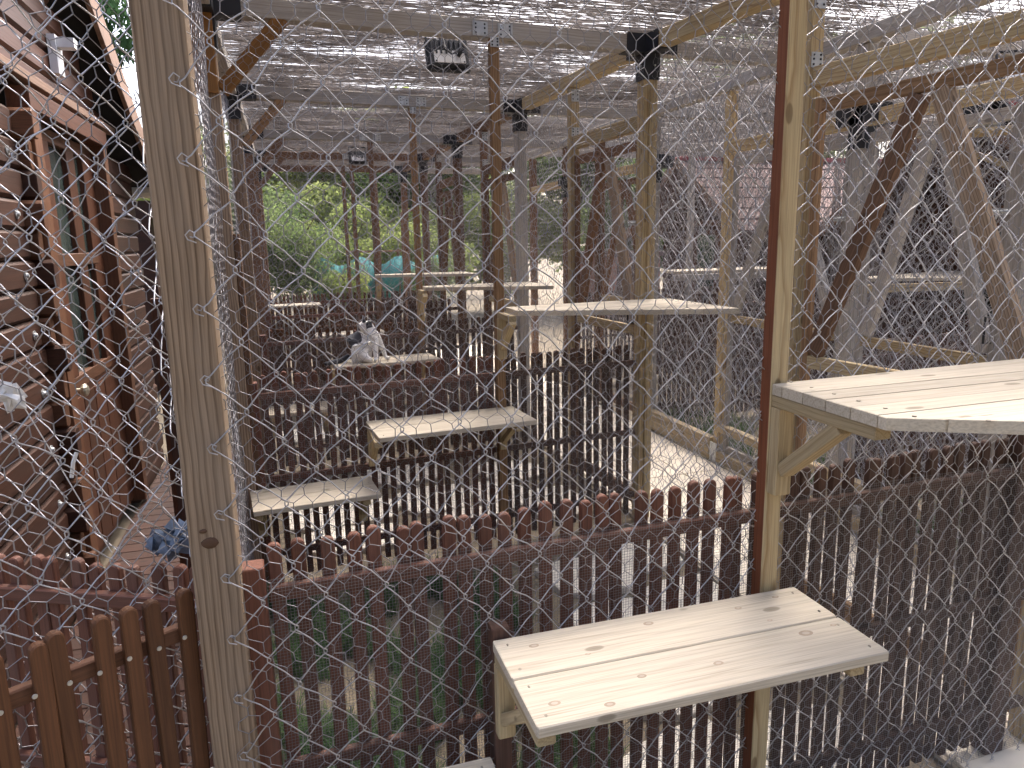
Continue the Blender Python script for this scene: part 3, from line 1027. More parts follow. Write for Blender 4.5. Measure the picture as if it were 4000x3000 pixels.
# left angled panel (diamond and hexagon) and the porch panel behind it
A, B = (-1.00, 1.215), (-0.245, 1.652)
L = math.hypot(B[0] - A[0], B[1] - A[1])
link("chain_link", chain_mesh("chain_link", L, 0.02, 3.0, seed=3.1, hooks=False), at(A, angle(A, B)), label="diamond chain link behind the warm brown pickets at the left edge", cat="wire netting", group="wire netting on the pens")
link("chicken_wire", hex_mesh("chicken_wire", L, 0.02, 3.0, a=0.045, r=0.00115, seed=3.3), at((A[0] - .008, A[1] + .014), angle(A, B)), label="hexagonal chicken wire behind the warm brown pickets at the left edge", cat="wire netting", group="wire netting on the pens")
A, B = (-1.1, 2.26), (-0.26, 1.86)
L = math.hypot(B[0] - A[0], B[1] - A[1])
link("chain_link", chain_mesh("chain_link", L, 0.02, 2.9, seed=4.2, hooks=False), at(A, angle(A, B)), label="diamond chain link standing above the low porch fence", cat="wire netting", group="wire netting on the pens")

# ------------------------------------------------------------------ shelves
def bracket(root, x, yb, yf, z, side=1, drop=0.24):
    """upright on the fence, arm under the planks, diagonal brace"""
    w = 0.032
    lumber("bracket_upright", (x, yb - .017, z - drop), (x, yb - .017, z - .0335), 0.045, w, W_BRACK, root, up=(0, -1, 0))
    lumber("bracket_arm", (x, yb - .002, z - .0165), (x, yf + .02, z - .0165), 0.042, 0.033, W_BRACK, root)
    lumber("bracket_brace", (x, yb - .035, z - drop + .055), (x, yf + .13, z - .0335), 0.034, 0.032, W_BRACK, root)


def wall_shelf(label, k, x0, x1, yb0, yb1, depth, ztop, brs, planks=2, mat=W_SHELF, screws=True, knots=False, th=0.026, cat="shelf", group=None):
    """rectangular plank shelf; back edge from (x0,yb0) to (x1,yb1)"""
    a = math.atan2(yb1 - yb0, x1 - x0)
    root = thing("wall_shelf", label, cat, ((x0 + x1) / 2, (yb0 + yb1) / 2, ztop - th), a, group)
    M = Matrix.Translation((x0, yb0, 0)) @ Matrix.Rotation(a, 4, 'Z')
    L = math.hypot(x1 - x0, yb1 - yb0)
    pw = depth / planks
    for i in range(planks):
        yc = -pw * (i + .5)
        p = lumber("plank", M @ Vector((0, yc, ztop - th / 2)), M @ Vector((L, yc, ztop - th / 2)), pw - 0.004, th, mat, root)
        if screws:
            for u in (0.028, L - 0.03):
                for dy in (-.3, .3):
                    s = MB()
                    s.cyl(M @ Vector((u + random.uniform(-.004, .004), yc + dy * pw, ztop - .0005)), M @ Vector((u, yc + dy * pw, ztop + 0.0006)), 0.0045, 0.004, 10)
                    link("screw", s.mesh("screw", SCREW_D), Matrix.Identity(4), p)
        if knots:
            for (u, dy, r) in knots[i]:
                c = M @ Vector((u, yc + dy, ztop))
                s = MB()
                vs = [(c.x + r * 1.3 * math.cos(t * .45), c.y + r * .8 * math.sin(t * .45), ztop + 0.0004) for t in range(14)]
                s.add(vs, [tuple(range(14))])
                r2 = r * .55
                vs = [(c.x + r2 * 1.3 * math.cos(t * .45), c.y + r2 * .8 * math.sin(t * .45), ztop + 0.0008) for t in range(14)]
                s.add(vs, [tuple(range(14))], 1)
                link("knot", s.mesh("knot", KNOT1, KNOT2), Matrix.Identity(4), p)
    for x in brs:
        y = yb0 + (yb1 - yb0) * (x - x0) / (x1 - x0)
        bracket(root, x, y, y - depth, ztop - th, drop=0.23)
    return root


SCREW_D = plain("weathered_screw", (0.34, 0.30, 0.24), rough=0.5, metal=0.4)
KNOT1 = plain("knot_ring", (0.40, 0.32, 0.24), rough=0.8)
KNOT2 = plain("knot_core", (0.50, 0.42, 0.33), rough=0.8)
wall_shelf("two plank bleached shelf at the front, level with the picket tops", 0, 0.412, 1.288, 1.592, 1.592, 0.352, 0.88, (0.437, 1.215),
           knots=[[(0.09, .03, .010), (0.20, -.045, .006), (0.40, .035, .011), (0.66, .03, .008), (0.79, .05, .008), (0.70, -.05, .006)],
                  [(0.06, -.02, .011), (0.17, -.06, .010), (0.28, .01, .009), (0.47, .0, .010), (0.745, .045, .015), (0.835, .055, .007)]])
lumber("fence_post", (0.436, 1.618, 0), (0.436, 1.618, 0.905), 0.046, 0.046, W_DARKP, label="short dark post behind the left end of the front shelf", cat="fence post", up=(0, -1, 0))
wall_shelf("pale lower step shelf just peeping in at the bottom edge", 0, -0.16, 0.40, 1.592, 1.592, 0.345, 0.56, (-0.12, 0.35))
wall_shelf("long pale plank shelf in the second pen, fixed to the brown centre post", 1, 0.345, 1.215, along(1, .345, -.05), along(1, 1.215, -.06), 0.39, 0.872, (0.372, 1.15))
wall_shelf("short pale step shelf, lower left in the second pen", 1, -0.285, 0.345, along(1, -.285, -.05), along(1, .345, -.05), 0.34, 0.56, (-0.235, 0.30))
wall_shelf("narrow shelf on which the white and grey cat sits", 2, 0.262, 1.105, along(2, .26, -.05), along(2, 1.105, -.05), 0.36, 0.895, (0.29, 1.06))
wall_shelf("low step shelf left of the cat in the third pen", 2, -0.26, 0.25, along(2, -.26, -.05), along(2, .25, -.05), 0.33, 0.56, (-0.2, 0.2))
wall_shelf("thin pale shelf just behind the cat, in the fourth pen", 3, 0.19, 0.95, along(3, .19, -.05), along(3, .95, -.05), 0.36, 0.875, (0.22, .9))
wall_shelf("thin pale shelf far back at the left, below the bushes", 4, -0.30, 0.36, along(4, -.30, -.05), along(4, .36, -.05), 0.36, 1.06, (-.25, .3), screws=False)


def corner_shelf(label, pts, ztop, plankw, post, legs=True, th=0.028, mat=W_SHELF, brk=None):
    """polygon of planks laid parallel to the X side; pts ccw"""
    xs = [p[0] for p in pts]
    ys = [p[1] for p in pts]
    root = thing("corner_shelf", label, "shelf", (sum(xs) / len(xs), sum(ys) / len(ys), ztop - th), 0.0)
    ang = post
    ca, sa = math.cos(ang), math.sin(ang)
    loc = [(p[0] * ca + p[1] * sa, -p[0] * sa + p[1] * ca) for p in pts]
    y0, y1 = min(p[1] for p in loc), max(p[1] for p in loc)

    def clip(poly, lo, hi):
        for sgn, lim in ((1, lo), (-1, -hi)):
            out = []
            for i in range(len(poly)):
                a, b = poly[i], poly[(i + 1) % len(poly)]
                da, db = sgn * a[1] - lim, sgn * b[1] - lim
                if da >= 0:
                    out.append(a)
                if da * db < 0:
                    t = da / (da - db)
                    out.append((a[0] + t * (b[0] - a[0]), a[1] + t * (b[1] - a[1])))
            poly = out
            if not poly:
                return []
        return poly
    n = max(1, int(round((y1 - y0) / plankw)))
    for i in range(n):
        lo, hi = y0 + (y1 - y0) * i / n + .0015, y0 + (y1 - y0) * (i + 1) / n - .0015
        poly = clip(loc, lo, hi)
        if len(poly) < 3:
            continue
        m = MB()
        cx, cy = sum(p[0] for p in poly) / len(poly), sum(p[1] for p in poly) / len(poly)
        m.prism([(p[0] - cx, p[1] - cy) for p in poly], -th, random.uniform(-.0008, .0008), chamfer=0.0015)
        M = Matrix.Rotation(ang, 4, 'Z') @ Matrix.Translation((cx, cy, ztop))
        pl = link("plank", m.mesh("plank", mat), M, root)
        s = MB()
        ux = min(p[0] for p in poly) - cx + .06
        s.cyl((ux, 0, -.0005), (ux, 0, .0022), 0.005, 0.0045, 10)
        link("screw", s.mesh("screw", SCREW_D), M, pl)
    if brk:
        x, yb, yf = brk
        zt = ztop - th
        w = 0.05
        lumber("bracket_upright", (x, yb - .02, zt - .27), (x, yb - .02, zt - .0335), w, 0.036, W_BRACK, root, up=(0, -1, 0))
        lumber("bracket_arm", (x, yb, zt - .0165), (x, yf + .03, zt - .0165), 0.044, 0.033, W_BRACK, root)
        lumber("bracket_brace", (x, yb - .04, zt - .20), (x, yb - .24, zt - .0335), 0.04, 0.036, W_BRACK, root)
    return root


corner_shelf("large pale corner shelf of narrow planks on a bracket, at the right edge", [(1.185, 1.205), (1.48, 1.045), (2.42, 0.68), (2.45, 1.665), (1.262, 1.605), (1.19, 1.597)], 1.465, 0.085, 0.02, brk=(1.213, 1.60, 1.21))
k1 = [(1.177, 3.80), (2.28, 3.36), (2.27, 4.10), (2.12, 4.14), (1.18, 4.045)]
corner_shelf("wide triangular corner shelf between the brown centre post and the tall corner post", k1, 1.465, 0.09, 0.08, brk=(1.15, 4.05, 3.78))
k2 = [(1.07, 6.02), (2.05, 5.62), (2.06, 6.22), (1.99, 6.29), (1.08, 6.21)]
corner_shelf("triangular corner shelf in the third pen, behind the larger one", k2, 1.47, 0.1, 0.1, brk=(1.06, 6.23, 6.0))
k3 = [(0.9, 8.15), (1.95, 7.75), (1.95, 8.4), (0.92, 8.36)]
corner_shelf("farthest small corner shelf, just below eye level", k3, 1.49, 0.11, 0.05, brk=(.95, 8.38, 8.14))

# ------------------------------------------------------------------ floodlights
def floodlight(label, c, s, yaw=0.0, tilt=-0.45):
    root = thing("floodlight", label, "floodlight", c, yaw, "floodlights under the brushwood roof")
    M = WM[root] @ Matrix.Rotation(tilt, 4, 'X') @ Matrix.Scale(s, 4)
    hb = MB()
    hb.box((-.11, -.02, -.16), (.11, .012, .0))
    for i in range(8):
        x = -.096 + i * .0274
        hb.box((x - .004, -.034, -.095), (x + .004, -.0205, -.006))
    hb.box((-.122, .010, -.172), (.122, .034, .008))
    link("housing", hb.mesh("housing", BLACK), M, root)
    pm = MB()
    pm.box((-.085, -.0245, -.150), (.092, -.0206, -.072))
    pl = link("back_plate", pm.mesh("back_plate", LAMPPLATE), M, root)
    sc = MB()
    for x, z in ((-.076, -.143), (.084, -.143), (-.076, -.08), (.084, -.08)):
        sc.cyl((x, -.0248, z), (x, -.0275, z), .0045, n=8)
    link("screw", sc.mesh("screw", BLACK), M, pl)
    br = MB()
    br.box((-.118, -.012, -.005), (-.110, .008, .07))
    br.box((.110, -.012, -.005), (.118, .008, .07))
    br.box((-.118, -.012, .0702), (.118, .008, .076))
    link("mounting_bracket", br.mesh("mounting_bracket", BLACK), M, root)
    cb = MB()
    cb.tube([(.06, -.028, -.11), (.05, -.055, -.10), (.01, -.05, -.115), (-.02, -.045, -.085), (-.02, -.03, -.02), (-.02, -.01, .07)], 0.0055, 6)
    cb.cyl((.05, -.028, -.11), (.07, -.04, -.085), .011, n=8)
    link("cable", cb.mesh("cable", BLACK), M, root)


floodlight("black floodlight with a white back plate, under the nearest grey beam", (0.945, 4.33, 2.945), 1.0)
floodlight("small distant black floodlight with a white back plate", (0.825, 8.6, 2.83), 0.8)
floodlight("grey floodlight under the roof across the aisle, at upper right", (3.75, 3.15, 2.72), 0.8, yaw=-0.5)

# ------------------------------------------------------------------ across the aisle: the other row
FX = 3.30
FPY = [(1.6, W_GREY, "grey post across the aisle at the right edge"), (2.66, W_GREY, "grey door post across the aisle near the right edge, with a latch"), (3.74, W_GREY, "grey corner post with a black bracket across the aisle"),
       (5.12, W_PALE, "pale post in a zinc shoe on the timber edging across the aisle"), (6.35, W_GREY, "post across the aisle behind the zinc shoe post"), (7.6, W_BROWN, "post across the aisle, fifth along"), (8.6, W_BROWN, "post across the aisle, sixth along"),
       (9.9, W_BROWN, "post across the aisle, seventh along"), (11.9, W_BROWN, "far post across the aisle at the roof end")]
for i, (y, mt, lb) in enumerate(FPY):
    x = FX + 0.02
    p = lumber("aisle_post", (x, y, 0.0), (x, y, ZB - .05), 0.085 if i != 3 else .07, 0.085 if i != 3 else .07, mt, up=(0, -1, 0), label=lb, cat="timber post")
    if i in (2, 4, 6):
        bracket_sleeve(p, (x, y, ZB - .44), [(0, 1), (0, -1), (1, 0)], drop=0.14)
    if i == 3:
        m = MB()
        m.box((x - .055, y - .05, 0.0), (x - .047, y + .05, 0.16))
        m.add([(x - .046, y - .055, 0), (x + .05, y - .055, 0), (x + .05, y - .055, .2), (x - .046, y - .055, .12), (x - .046, y - .047, 0), (x + .05, y - .047, 0), (x + .05, y - .047, .2), (x - .046, y - .047, .12)],
              [(0, 1, 2, 3), (7, 6, 5, 4), (0, 4, 5, 1), (1, 5, 6, 2), (2, 6, 7, 3), (3, 7, 4, 0)])
        link("post_shoe", m.mesh("post_shoe", STEEL), Matrix.Identity(4), p)
lumber("side_beam", (FX, 0.4, ZB), (FX, 12.0, ZB), 0.085, 0.085, W_GREY, label="long top beam along the far side of the aisle", cat="roof beam")
for (y0, y1, lb) in [(3.80, 5.07, "yellow header beam with wire staples across the aisle"), (2.7, 3.68, "header beam across the aisle by the grey corner post"), (6.40, 7.55, "header beam across the aisle, further along"), (8.65, 9.85, "far header beam across the aisle")]:
    lumber("door_header", (FX, y0, 2.50), (FX, y1, 2.50), 0.05, 0.085, W_PALE, label=lb, cat="door header")
for (y0, y1, zz, lb) in [(4.2, 5.07, 0.055, "lower timber edging board of the aisle, near side of the zinc shoe"), (5.18, 6.3, 0.055, "lower timber edging board of the aisle, beyond the zinc shoe"), (5.18, 6.3, 0.145, "upper rounded timber edging board beyond the zinc shoe"),
                         (2.9, 4.12, 0.055, "timber edging board of the aisle towards the camera"), (3.0, 5.07, 0.30, "narrow rail above the timber edging of the aisle")]:
    lumber("edging_board", (FX - .005, y0, zz), (FX - .005, y1, zz), 0.07, 0.088 if zz < .2 else .06, W_SLEEP, label=lb, cat="edging board")
mesh_door("wire door across the aisle beside the zinc shoe post", (FX + .02, 5.04), (FX + .02, 3.80), 2.42, (W_GREY, W_GREY, W_GREY), mid=1.2)
mesh_door("wire door across the aisle near the right edge, with a black handle", (FX + .02, 3.66), (FX + .02, 2.72), 2.42, (W_GREY, W_GREY, W_GREY), mid=1.2)
mesh_door("far wire door across the aisle", (FX + .02, 7.55), (FX + .02, 6.4), 2.42, (W_BROWN, W_BROWN, W_BROWN), mid=1.2, handle=False)
for (y0, y1, sd, lb) in [(1.65, 12.0, .2, "long hexagonal netting along the far side of the aisle")]:
    link("chicken_wire", hex_mesh("chicken_wire", y1 - y0, 0.1, 2.92, a=0.055, r=0.0011, seed=sd + 8, sides=3), at((FX + .055, y0), math.pi / 2), label=lb, cat="wire netting", group="wire netting on the pens")
link("chain_link", chain_mesh("chain_link", 5.5, 0.1, 2.9, D=.11, VV=.125, seed=6.6, hooks=False, r=0.0022, mat=GALV2), at((FX + .07, 1.65), math.pi / 2), label="diamond chain link along the far side of the aisle", cat="wire netting", group="wire netting on the pens")
# partitions of the other row
for i, y in enumerate((3.74, 6.35, 8.6)):
    A, B = (FX + .08, y), (7.2, y + .25)
    L = math.hypot(B[0] - A[0], B[1] - A[1])
    link("chicken_wire", hex_mesh("chicken_wire", L, 0.1, 2.9, a=0.055, r=0.0011, seed=i + 12.2, sides=3), at(A, angle(A, B)), label=["hexagonal netting of the first partition across the aisle", "hexagonal netting of the second partition across the aisle", "hexagonal netting of the third partition across the aisle"][i],
         cat="wire netting", group="wire netting on the pens")
    lumber("roof_beam", (FX + .08, y, ZB), (7.2, y + .25, ZB), 0.085, 0.085, W_GREY, label=["top beam of the first partition across the aisle", "top beam of the second partition across the aisle", "top beam of the third partition across the aisle"][i], cat="roof beam")
    lumber("partition_post", (5.1, y + .12, 0), (5.1, y + .12, ZB - .05), 0.07, 0.07, W_GREY, up=(0, -1, 0), label=["middle post of the first partition across the aisle", "middle post of the second partition across the aisle", "middle post of the third partition across the aisle"][i], cat="timber post")
    picket_fence(["dark picket fence in the first pen across the aisle", "dark picket fence in the second pen across the aisle", "dark picket fence in the third pen across the aisle"][i], (FX + .12, y + .04), (5.6, y + .2), ((W_DARKP,), (W_DARKP,)),
                 group="dark picket fences across the aisle")
corner_shelf("pale triangular shelf across the aisle, seen under the wire door's braces", [(4.75, 5.55), (5.9, 5.0), (6.7, 5.85), (6.5, 6.05)], 1.44, 0.11, 0.2)
lumber("shelf_beam", (4.3, 5.2, 1.37), (6.2, 5.02, 1.37), 0.05, 0.07, W_PALE, label="pale beam below the triangular shelf across the aisle", cat="shelf beam")
corner_shelf("pale shelf across the aisle, left of the rust stained post", [(4.3, 7.7), (5.9, 7.6), (5.9, 8.2), (4.4, 8.2)], 1.44, 0.11, 0.0)
bx("shelf_beam", (4.2, 7.5, 1.34), (5.7, 7.56, 1.41), W_GREY, None, label="grey beam below the shelf left of the rust stained post", cat="shelf beam")
# cat bed on its own high shelf
BED = (4.2, 3.74, 2.46)
sh = thing("wall_shelf", "small high shelf with a diagonal strut under the black cat bed, upper right", "shelf", BED, 0.0)
lumber("plank", (4.0, 3.98, 2.445), (4.35, 3.48, 2.445), 0.30, 0.025, W_PALE, sh)
lumber("bracket_brace", (4.12, 3.95, 2.425), (4.45, 3.50, 2.16), 0.04, 0.04, W_PALE, sh)
bed = thing("cat_bed", "black rounded cat bed with a white cushion on the high shelf", "cat bed", BED, 0.0)
m = MB()
pts = []
for i in range(11):
    ph = math.pi * i / 10
    for j in range(13):
        t = math.radians(-60 + 300 * j / 12) - 0.4
        rr = 0.19 * math.sin(ph * .5 + .001) if i < 10 else .19
        pts.append((BED[0] + rr * math.cos(t), BED[1] + rr * math.sin(t), BED[2] + 0.20 * math.cos(ph * .5) ** .7 if i < 10 else BED[2]))
fs = [(i * 13 + j, (i + 1) * 13 + j, (i + 1) * 13 + j + 1, i * 13 + j + 1) for i in range(10) for j in range(12)]
m.add(pts, fs)
bo = link("hood", m.mesh("hood", plain("black_felt", (0.02, 0.02, 0.022), rough=0.95), smooth=True), Matrix.Identity(4), bed)
sm = bo.modifiers.new("thick", 'SOLIDIFY')
sm.thickness = 0.02
m = MB()
m.blob((BED[0] - .03, BED[1] - .05, BED[2] + .035), (.11, .11, .035), 14, .05)
link("cushion", m.mesh("cushion", PLASTIC_W, smooth=True), Matrix.Identity(4), bed)


# lodges across the aisle
def log_course(root, p0, p1, z, h, d, mat=W_LOG):
    """one log: bulged board from p0 to p1 (plan)"""
    lumber("log", (p0[0], p0[1], z), (p1[0], p1[1], z), d, h, mat, root)


def far_lodge(label, x, y0, y1, hw, apex):
    root = thing("lodge", label, "lodge", (x, (y0 + y1) / 2, 0))
    yc = (y0 + y1) / 2
    n = int(hw / .16)
    for i in range(n):
        z = .08 + i * .16
        lumber("log", (x, y0, z), (x, yc - .42, z), 0.07, 0.154, W_LOG, root)
        lumber("log", (x, yc + .42, z), (x, y1, z), 0.07, 0.154, W_LOG, root)
    for i in range(int((apex - hw) / .16)):
        z = n * .16 + .08 + i * .16
        f = 1 - (i + .6) * .16 / (apex - hw)
        lumber("log", (x, yc - f * (yc - y0), z), (x, yc + f * (y1 - yc), z), 0.07, 0.154, W_LOG, root)
    dr = bx("door", (x - .02, yc - .38, .05), (x + .03, yc + .38, 1.98), W_DOOR, root)
    bx("pane", (x - .026, yc - .25, 1.0), (x - .021, yc + .25, 1.85), GLASS, dr)
    lumber("lintel", (x - .03, yc - .5, 2.03), (x - .03, yc + .5, 2.03), .05, .09, W_JAMB, root)
    for s in (-1, 1):
        lumber("jamb", (x - .03, yc + s * .4, 0.03), (x - .03, yc + s * .4, 1.98), .05, .06, W_JAMB, root)
    # side walls, back wall and the roof slopes
    for yy in (y0 + .04, y1 - .04):
        bx("side_wall", (x + .04, yy - .035, 0), (x + 3, yy + .035, hw), W_LOG, root)
    bx("back_wall", (x + 3.002, y0, 0), (x + 3.06, y1, hw), W_LOG, root)
    ov = .35
    sl = (apex - hw) / (yc - y0)
    for s, ye in ((-1, y0 - ov), (1, y1 + ov)):
        ze = hw - ov * sl + .06
        zc = apex + .08
        m = MB()
        x0, x1 = x - .55, x + 3.2
        t = .05
        vs = [(x0, ye, ze), (x1, ye, ze), (x1, yc, zc), (x0, yc, zc)]
        vs += [(a, b, c - t) for a, b, c in vs]
        m.add(vs, [(0, 1, 2, 3) if s < 0 else (3, 2, 1, 0), (7, 6, 5, 4) if s < 0 else (4, 5, 6, 7), (0, 4, 5, 1), (1, 5, 6, 2), (2, 6, 7, 3), (3, 7, 4, 0)])
        rf = link("roof", m.mesh("roof", SHINGLE), Matrix.Identity(4), root)
        for q in range(7):
            f0 = q / 7
            yq, zq = ye + (yc - ye) * f0, ze + (zc - ze) * f0
            yq2, zq2 = ye + (yc - ye) * (f0 + 1 / 7), ze + (zc - ze) * (f0 + 1 / 7)
            mm = MB()
            vs = [(x0 - .005, yq, zq + .018), (x1 + .005, yq, zq + .018), (x1 + .005, yq2, zq2 + .004), (x0 - .005, yq2, zq2 + .004)]
            vs += [(a, b, c - .012) for a, b, c in vs]
            mm.add(vs, [(0, 1, 2, 3), (7, 6, 5, 4), (0, 4, 5, 1), (1, 5, 6, 2), (2, 6, 7, 3), (3, 7, 4, 0)])
            link("shingle", mm.mesh("shingle", SHINGLE), Matrix.Identity(4), rf)
        lumber("barge_board", (x0 - .03, ye, ze - .03), (x0 - .03, yc, zc - .03), .025, .13, W_BARGE, root)
    rm = MB()
    rm.prism([(x - .57, yc - .09), (x + 3.22, yc - .09), (x + 3.22, yc + .09), (x - .57, yc + .09)], apex + .06, apex + .13, chamfer=.03)
    link("ridge", rm.mesh("ridge", ROOFRED), Matrix.Identity(4), root)
    return root


far_lodge("dark log lodge with a shingled roof, behind the wire door at right", 6.6, 4.2, 7.0, 2.05, 2.9)
far_lodge("second dark log lodge across the aisle, left of the rust stained post", 6.3, 8.9, 11.6, 2.05, 2.9)


def reeds(n, W, D, zspread, rad=(0.0009, 0.0016), lens=(0.3, 0.95), gaps=(), seed=0):
    """twigs running along X in a W x D field"""
    rng = np.random.default_rng(seed)
    yy = rng.uniform(0, D, n * 2)
    ln = rng.uniform(*lens, n * 2)
    xc = rng.uniform(0, W, n * 2)
    keep = np.ones(n * 2, bool)
    for (gx_, gy_, rx, ry, pr) in gaps:
        ins = ((xc - gx_) / rx) ** 2 + ((yy - gy_) / ry) ** 2 < 1
        keep &= ~(ins & (rng.uniform(0, 1, n * 2) < pr))
    wob_ = 0.5 + 0.5 * np.sin(xc * 2.3 + yy * 5.1 + seed) * np.sin(yy * 9.7 + seed * 2)
    keep &= rng.uniform(0, 1, n * 2) < 0.62 + 0.38 * wob_
    yy, ln, xc = yy[keep][:n], ln[keep][:n], xc[keep][:n]
    n = len(yy)
    zz = rng.uniform(0, zspread, n)
    a = rng.normal(0, 0.022, n)
    b = rng.normal(0, 0.008, n)
    P = []
    for f in (-.5, -.17, .17, .5):
        P.append(np.stack([np.clip(xc + f * ln, -.03, W + .03), yy + f * ln * a + rng.normal(0, .0035, n), zz + f * ln * b + rng.normal(0, .003, n)], 1))
    r = rng.uniform(*rad, n)
    p0 = np.concatenate(P[:-1])
    p1 = np.concatenate(P[1:])
    return segs_geo(p0, p1, np.tile(r, 3), 3, 0.001)


# ------------------------------------------------------------------ brushwood roof
def roof_section(label, x0, x1, y0, y1, n, seed, gaps=()):
    v, q = reeds(n, x1 - x0, y1 - y0, 0.03, gaps=gaps, seed=seed)
    root = thing("brushwood_roof", label, "roof", (x0, y0, 3.012), 0.0, "brushwood roof mats")
    o = link("twigs", np_mesh("twigs", v, q, TWIG), Matrix.Translation((x0, y0, 3.014)), root, kind="stuff")
    m = MB()
    ny = 6
    for i in range(ny):
        y = (i + .5) * (x1 - x0) / ny
        m.tube([(y, 0, -.002), (y + .01, (y1 - y0) / 2, -.004), (y, y1 - y0, -.002)], .0012, 4)
    link("binding_wire", m.mesh("binding_wire", GALV2), Matrix.Translation((x0, y0, 3.014)), root)


for k in range(0, 5):
    y0 = [1.7, 4.1, 6.2, 8.4, 10.3][k]
    y1 = [4.1, 6.2, 8.4, 10.3, 12.05][k]
    a = (y1 - y0) * 3.9
    roof_section(["brushwood roof mat over the second pen, nearest", "brushwood roof mat over the third pen", "brushwood roof mat over the fourth pen", "brushwood roof mat over the fifth pen", "brushwood roof mat at the far end"][k],
                 -0.42, 3.45, y0, y1, int(a * 680), k + 3, gaps=[(1.0, .9, .5, .16, .7), (1.25, 1.9, .45, .12, .75), (3.0, .9, .7, .4, .45)] if k < 3 else [])
roof_section("unseen brushwood roof mat over the nearest pen, added to even the light", -0.42, 3.45, -1.6, 1.66, int(3.3 * 3.9 * 600), 15)  # out of view, added to dim this pen to the level of the others
roof_section("brushwood roof mat over the other row of pens, near", 3.45, 7.3, 2.0, 6.3, 9500, 21, gaps=[(.5, 1.0, .6, .4, .6)])
roof_section("brushwood roof mat over the other row of pens, far", 3.45, 7.3, 6.32, 10.5, 9500, 22)
# upright reed screen behind the other row
v, q = reeds(1500, 2.1, 5.2, 0.02, rad=(.002, .004), lens=(1.2, 2.0), seed=40)
scr = link("reed_screen", None, Matrix.Translation((7.35, 3.6, 1.0)), label="upright reed screen closing the other row of pens at its back", cat="reed screen")
rv = np.stack([v[:, 2], v[:, 1], v[:, 0]], 1)
link("reeds", np_mesh("reeds", rv, q[:, ::-1], TWIG), Matrix.Translation((7.35, 3.6, 0.9)), scr, kind="stuff")

# ------------------------------------------------------------------ lodge on the left
LX = -1.2
lod = thing("lodge", "red brown log lodge with a glazed door and pink barge boards", "lodge", (LX, 5.0, 0))
APY, APZ, SL = 4.4, 3.62, 0.537


def roof_z(y):
    return APZ - SL * abs(y - APY)


nlog = 21
for i in range(nlog):
    z = 0.07 + i * 0.138
    top = roof_z(6.6) if True else 0
    # right part of the gable wall, with wavy ends
    yend = 6.72 + 0.05 * math.sin(i * 1.9) + random.uniform(-.015, .015)
    if z < 2.55:
        lumber("log", (LX, 5.66, z), (LX, yend, z), 0.085, 0.134, W_LOG, lod)
        ys = 4.06 + 0.03 * math.sin(i * 1.7)
        lg = lumber("log", (LX, 2.2, z), (LX, ys - .05, z), 0.085, 0.134, W_LOG, lod)
        # crossing wall: log ends standing out towards the pens
        lumber("log", (LX - .3, ys, z), (LX + .10 + .025 * math.sin(i * 2.3), ys, z), 0.07, 0.134, W_JAMB if i % 3 else W_LOG, lod)
        if i % 2 == 0:
            s = MB()
            s.cyl((LX + .0435, 3.88, z), (LX + .048, 3.88, z), .022, n=12)
            s.cyl((LX + .0482, 3.88, z), (LX + .058, 3.88, z), .012, .009, n=8)
            link("bolt", s.mesh("bolt", STEEL), Matrix.Identity(4), lg)
for i in range(5):
    z = 2.685 + i * .138
    hw_ = (APZ - .1 - z) / SL
    if hw_ > .2:
        lumber("log", (LX, max(2.2, APY - hw_), z), (LX, min(6.6, APY + hw_), z), 0.08, 0.134, W_DOOR, lod)
lumber("gable_trim", (LX + .07, 2.2, 2.645), (LX + .07, 6.0, 2.645), .05, .045, W_BARGE, lod)
# door case and door
lumber("jamb", (LX + .045, 4.17, .06), (LX + .045, 4.17, 2.52), .10, .12, W_JAMB, lod, up=(0, 1, 0))
lumber("jamb", (LX + .045, 5.60, .06), (LX + .045, 5.60, 2.52), .10, .10, W_JAMB, lod, up=(0, 1, 0))
lumber("lintel", (LX + .05, 4.1, 2.545), (LX + .05, 5.66, 2.545), .10, .10, W_DOOR, lod)
dr = lumber("door", (LX - .01, 4.90, .08), (LX - .01, 4.90, 1.07), .05, 1.32, W_DOOR, lod, up=(0, 1, 0))
for (y, w) in ((4.43, .38), (5.03, .17), (5.42, .24)):
    lumber("door_stile", (LX - .008, y, 1.072), (LX - .008, y, 2.49), .05, w, W_DOOR, dr, up=(0, 1, 0))
for z in (1.10, 1.78, 2.44):
    lumber("glazing_bar", (LX - .004, 4.40, z), (LX - .004, 5.40, z), .046, .07, W_JAMB, dr)
bx("pane", (LX - .02, 4.42, 1.08), (LX - .012, 5.39, 2.46), GLASS, dr)
for y in (4.5, 4.75, 5.0, 5.25):
    lumber("panel_board", (LX + .018, y, .12), (LX + .018, y, 1.02), .012, .235, W_DOOR, dr, up=(0, 1, 0))
hm = MB()
hm.box((LX + .017, 4.29, .86), (LX + .024, 4.35, 1.24))
hm.cyl((LX + .02, 4.32, 1.10), (LX + .095, 4.32, 1.10), .014, n=10)
hm.blob((LX + .11, 4.32, 1.10), (.022, .036, .036), 12)
hm.box((LX + .0242, 4.316, .96), (LX + .0245, 4.324, 1.0))
link("handle", hm.mesh("handle", BRASS), Matrix.Identity(4), dr)
# dark boards added by the lodge, in place of shade on the ground
pf = link("shade_floor", None, Matrix.Translation((-.8, 4, 0)), label="dark board floor added beside the left lodge in place of shade", kind="structure")
for i in range(40):
    y = 1.95 + i * .125
    lumber("board", (LX + .06, y, .02), (-.36, y, .02), .118, .03, W_LOG, pf)
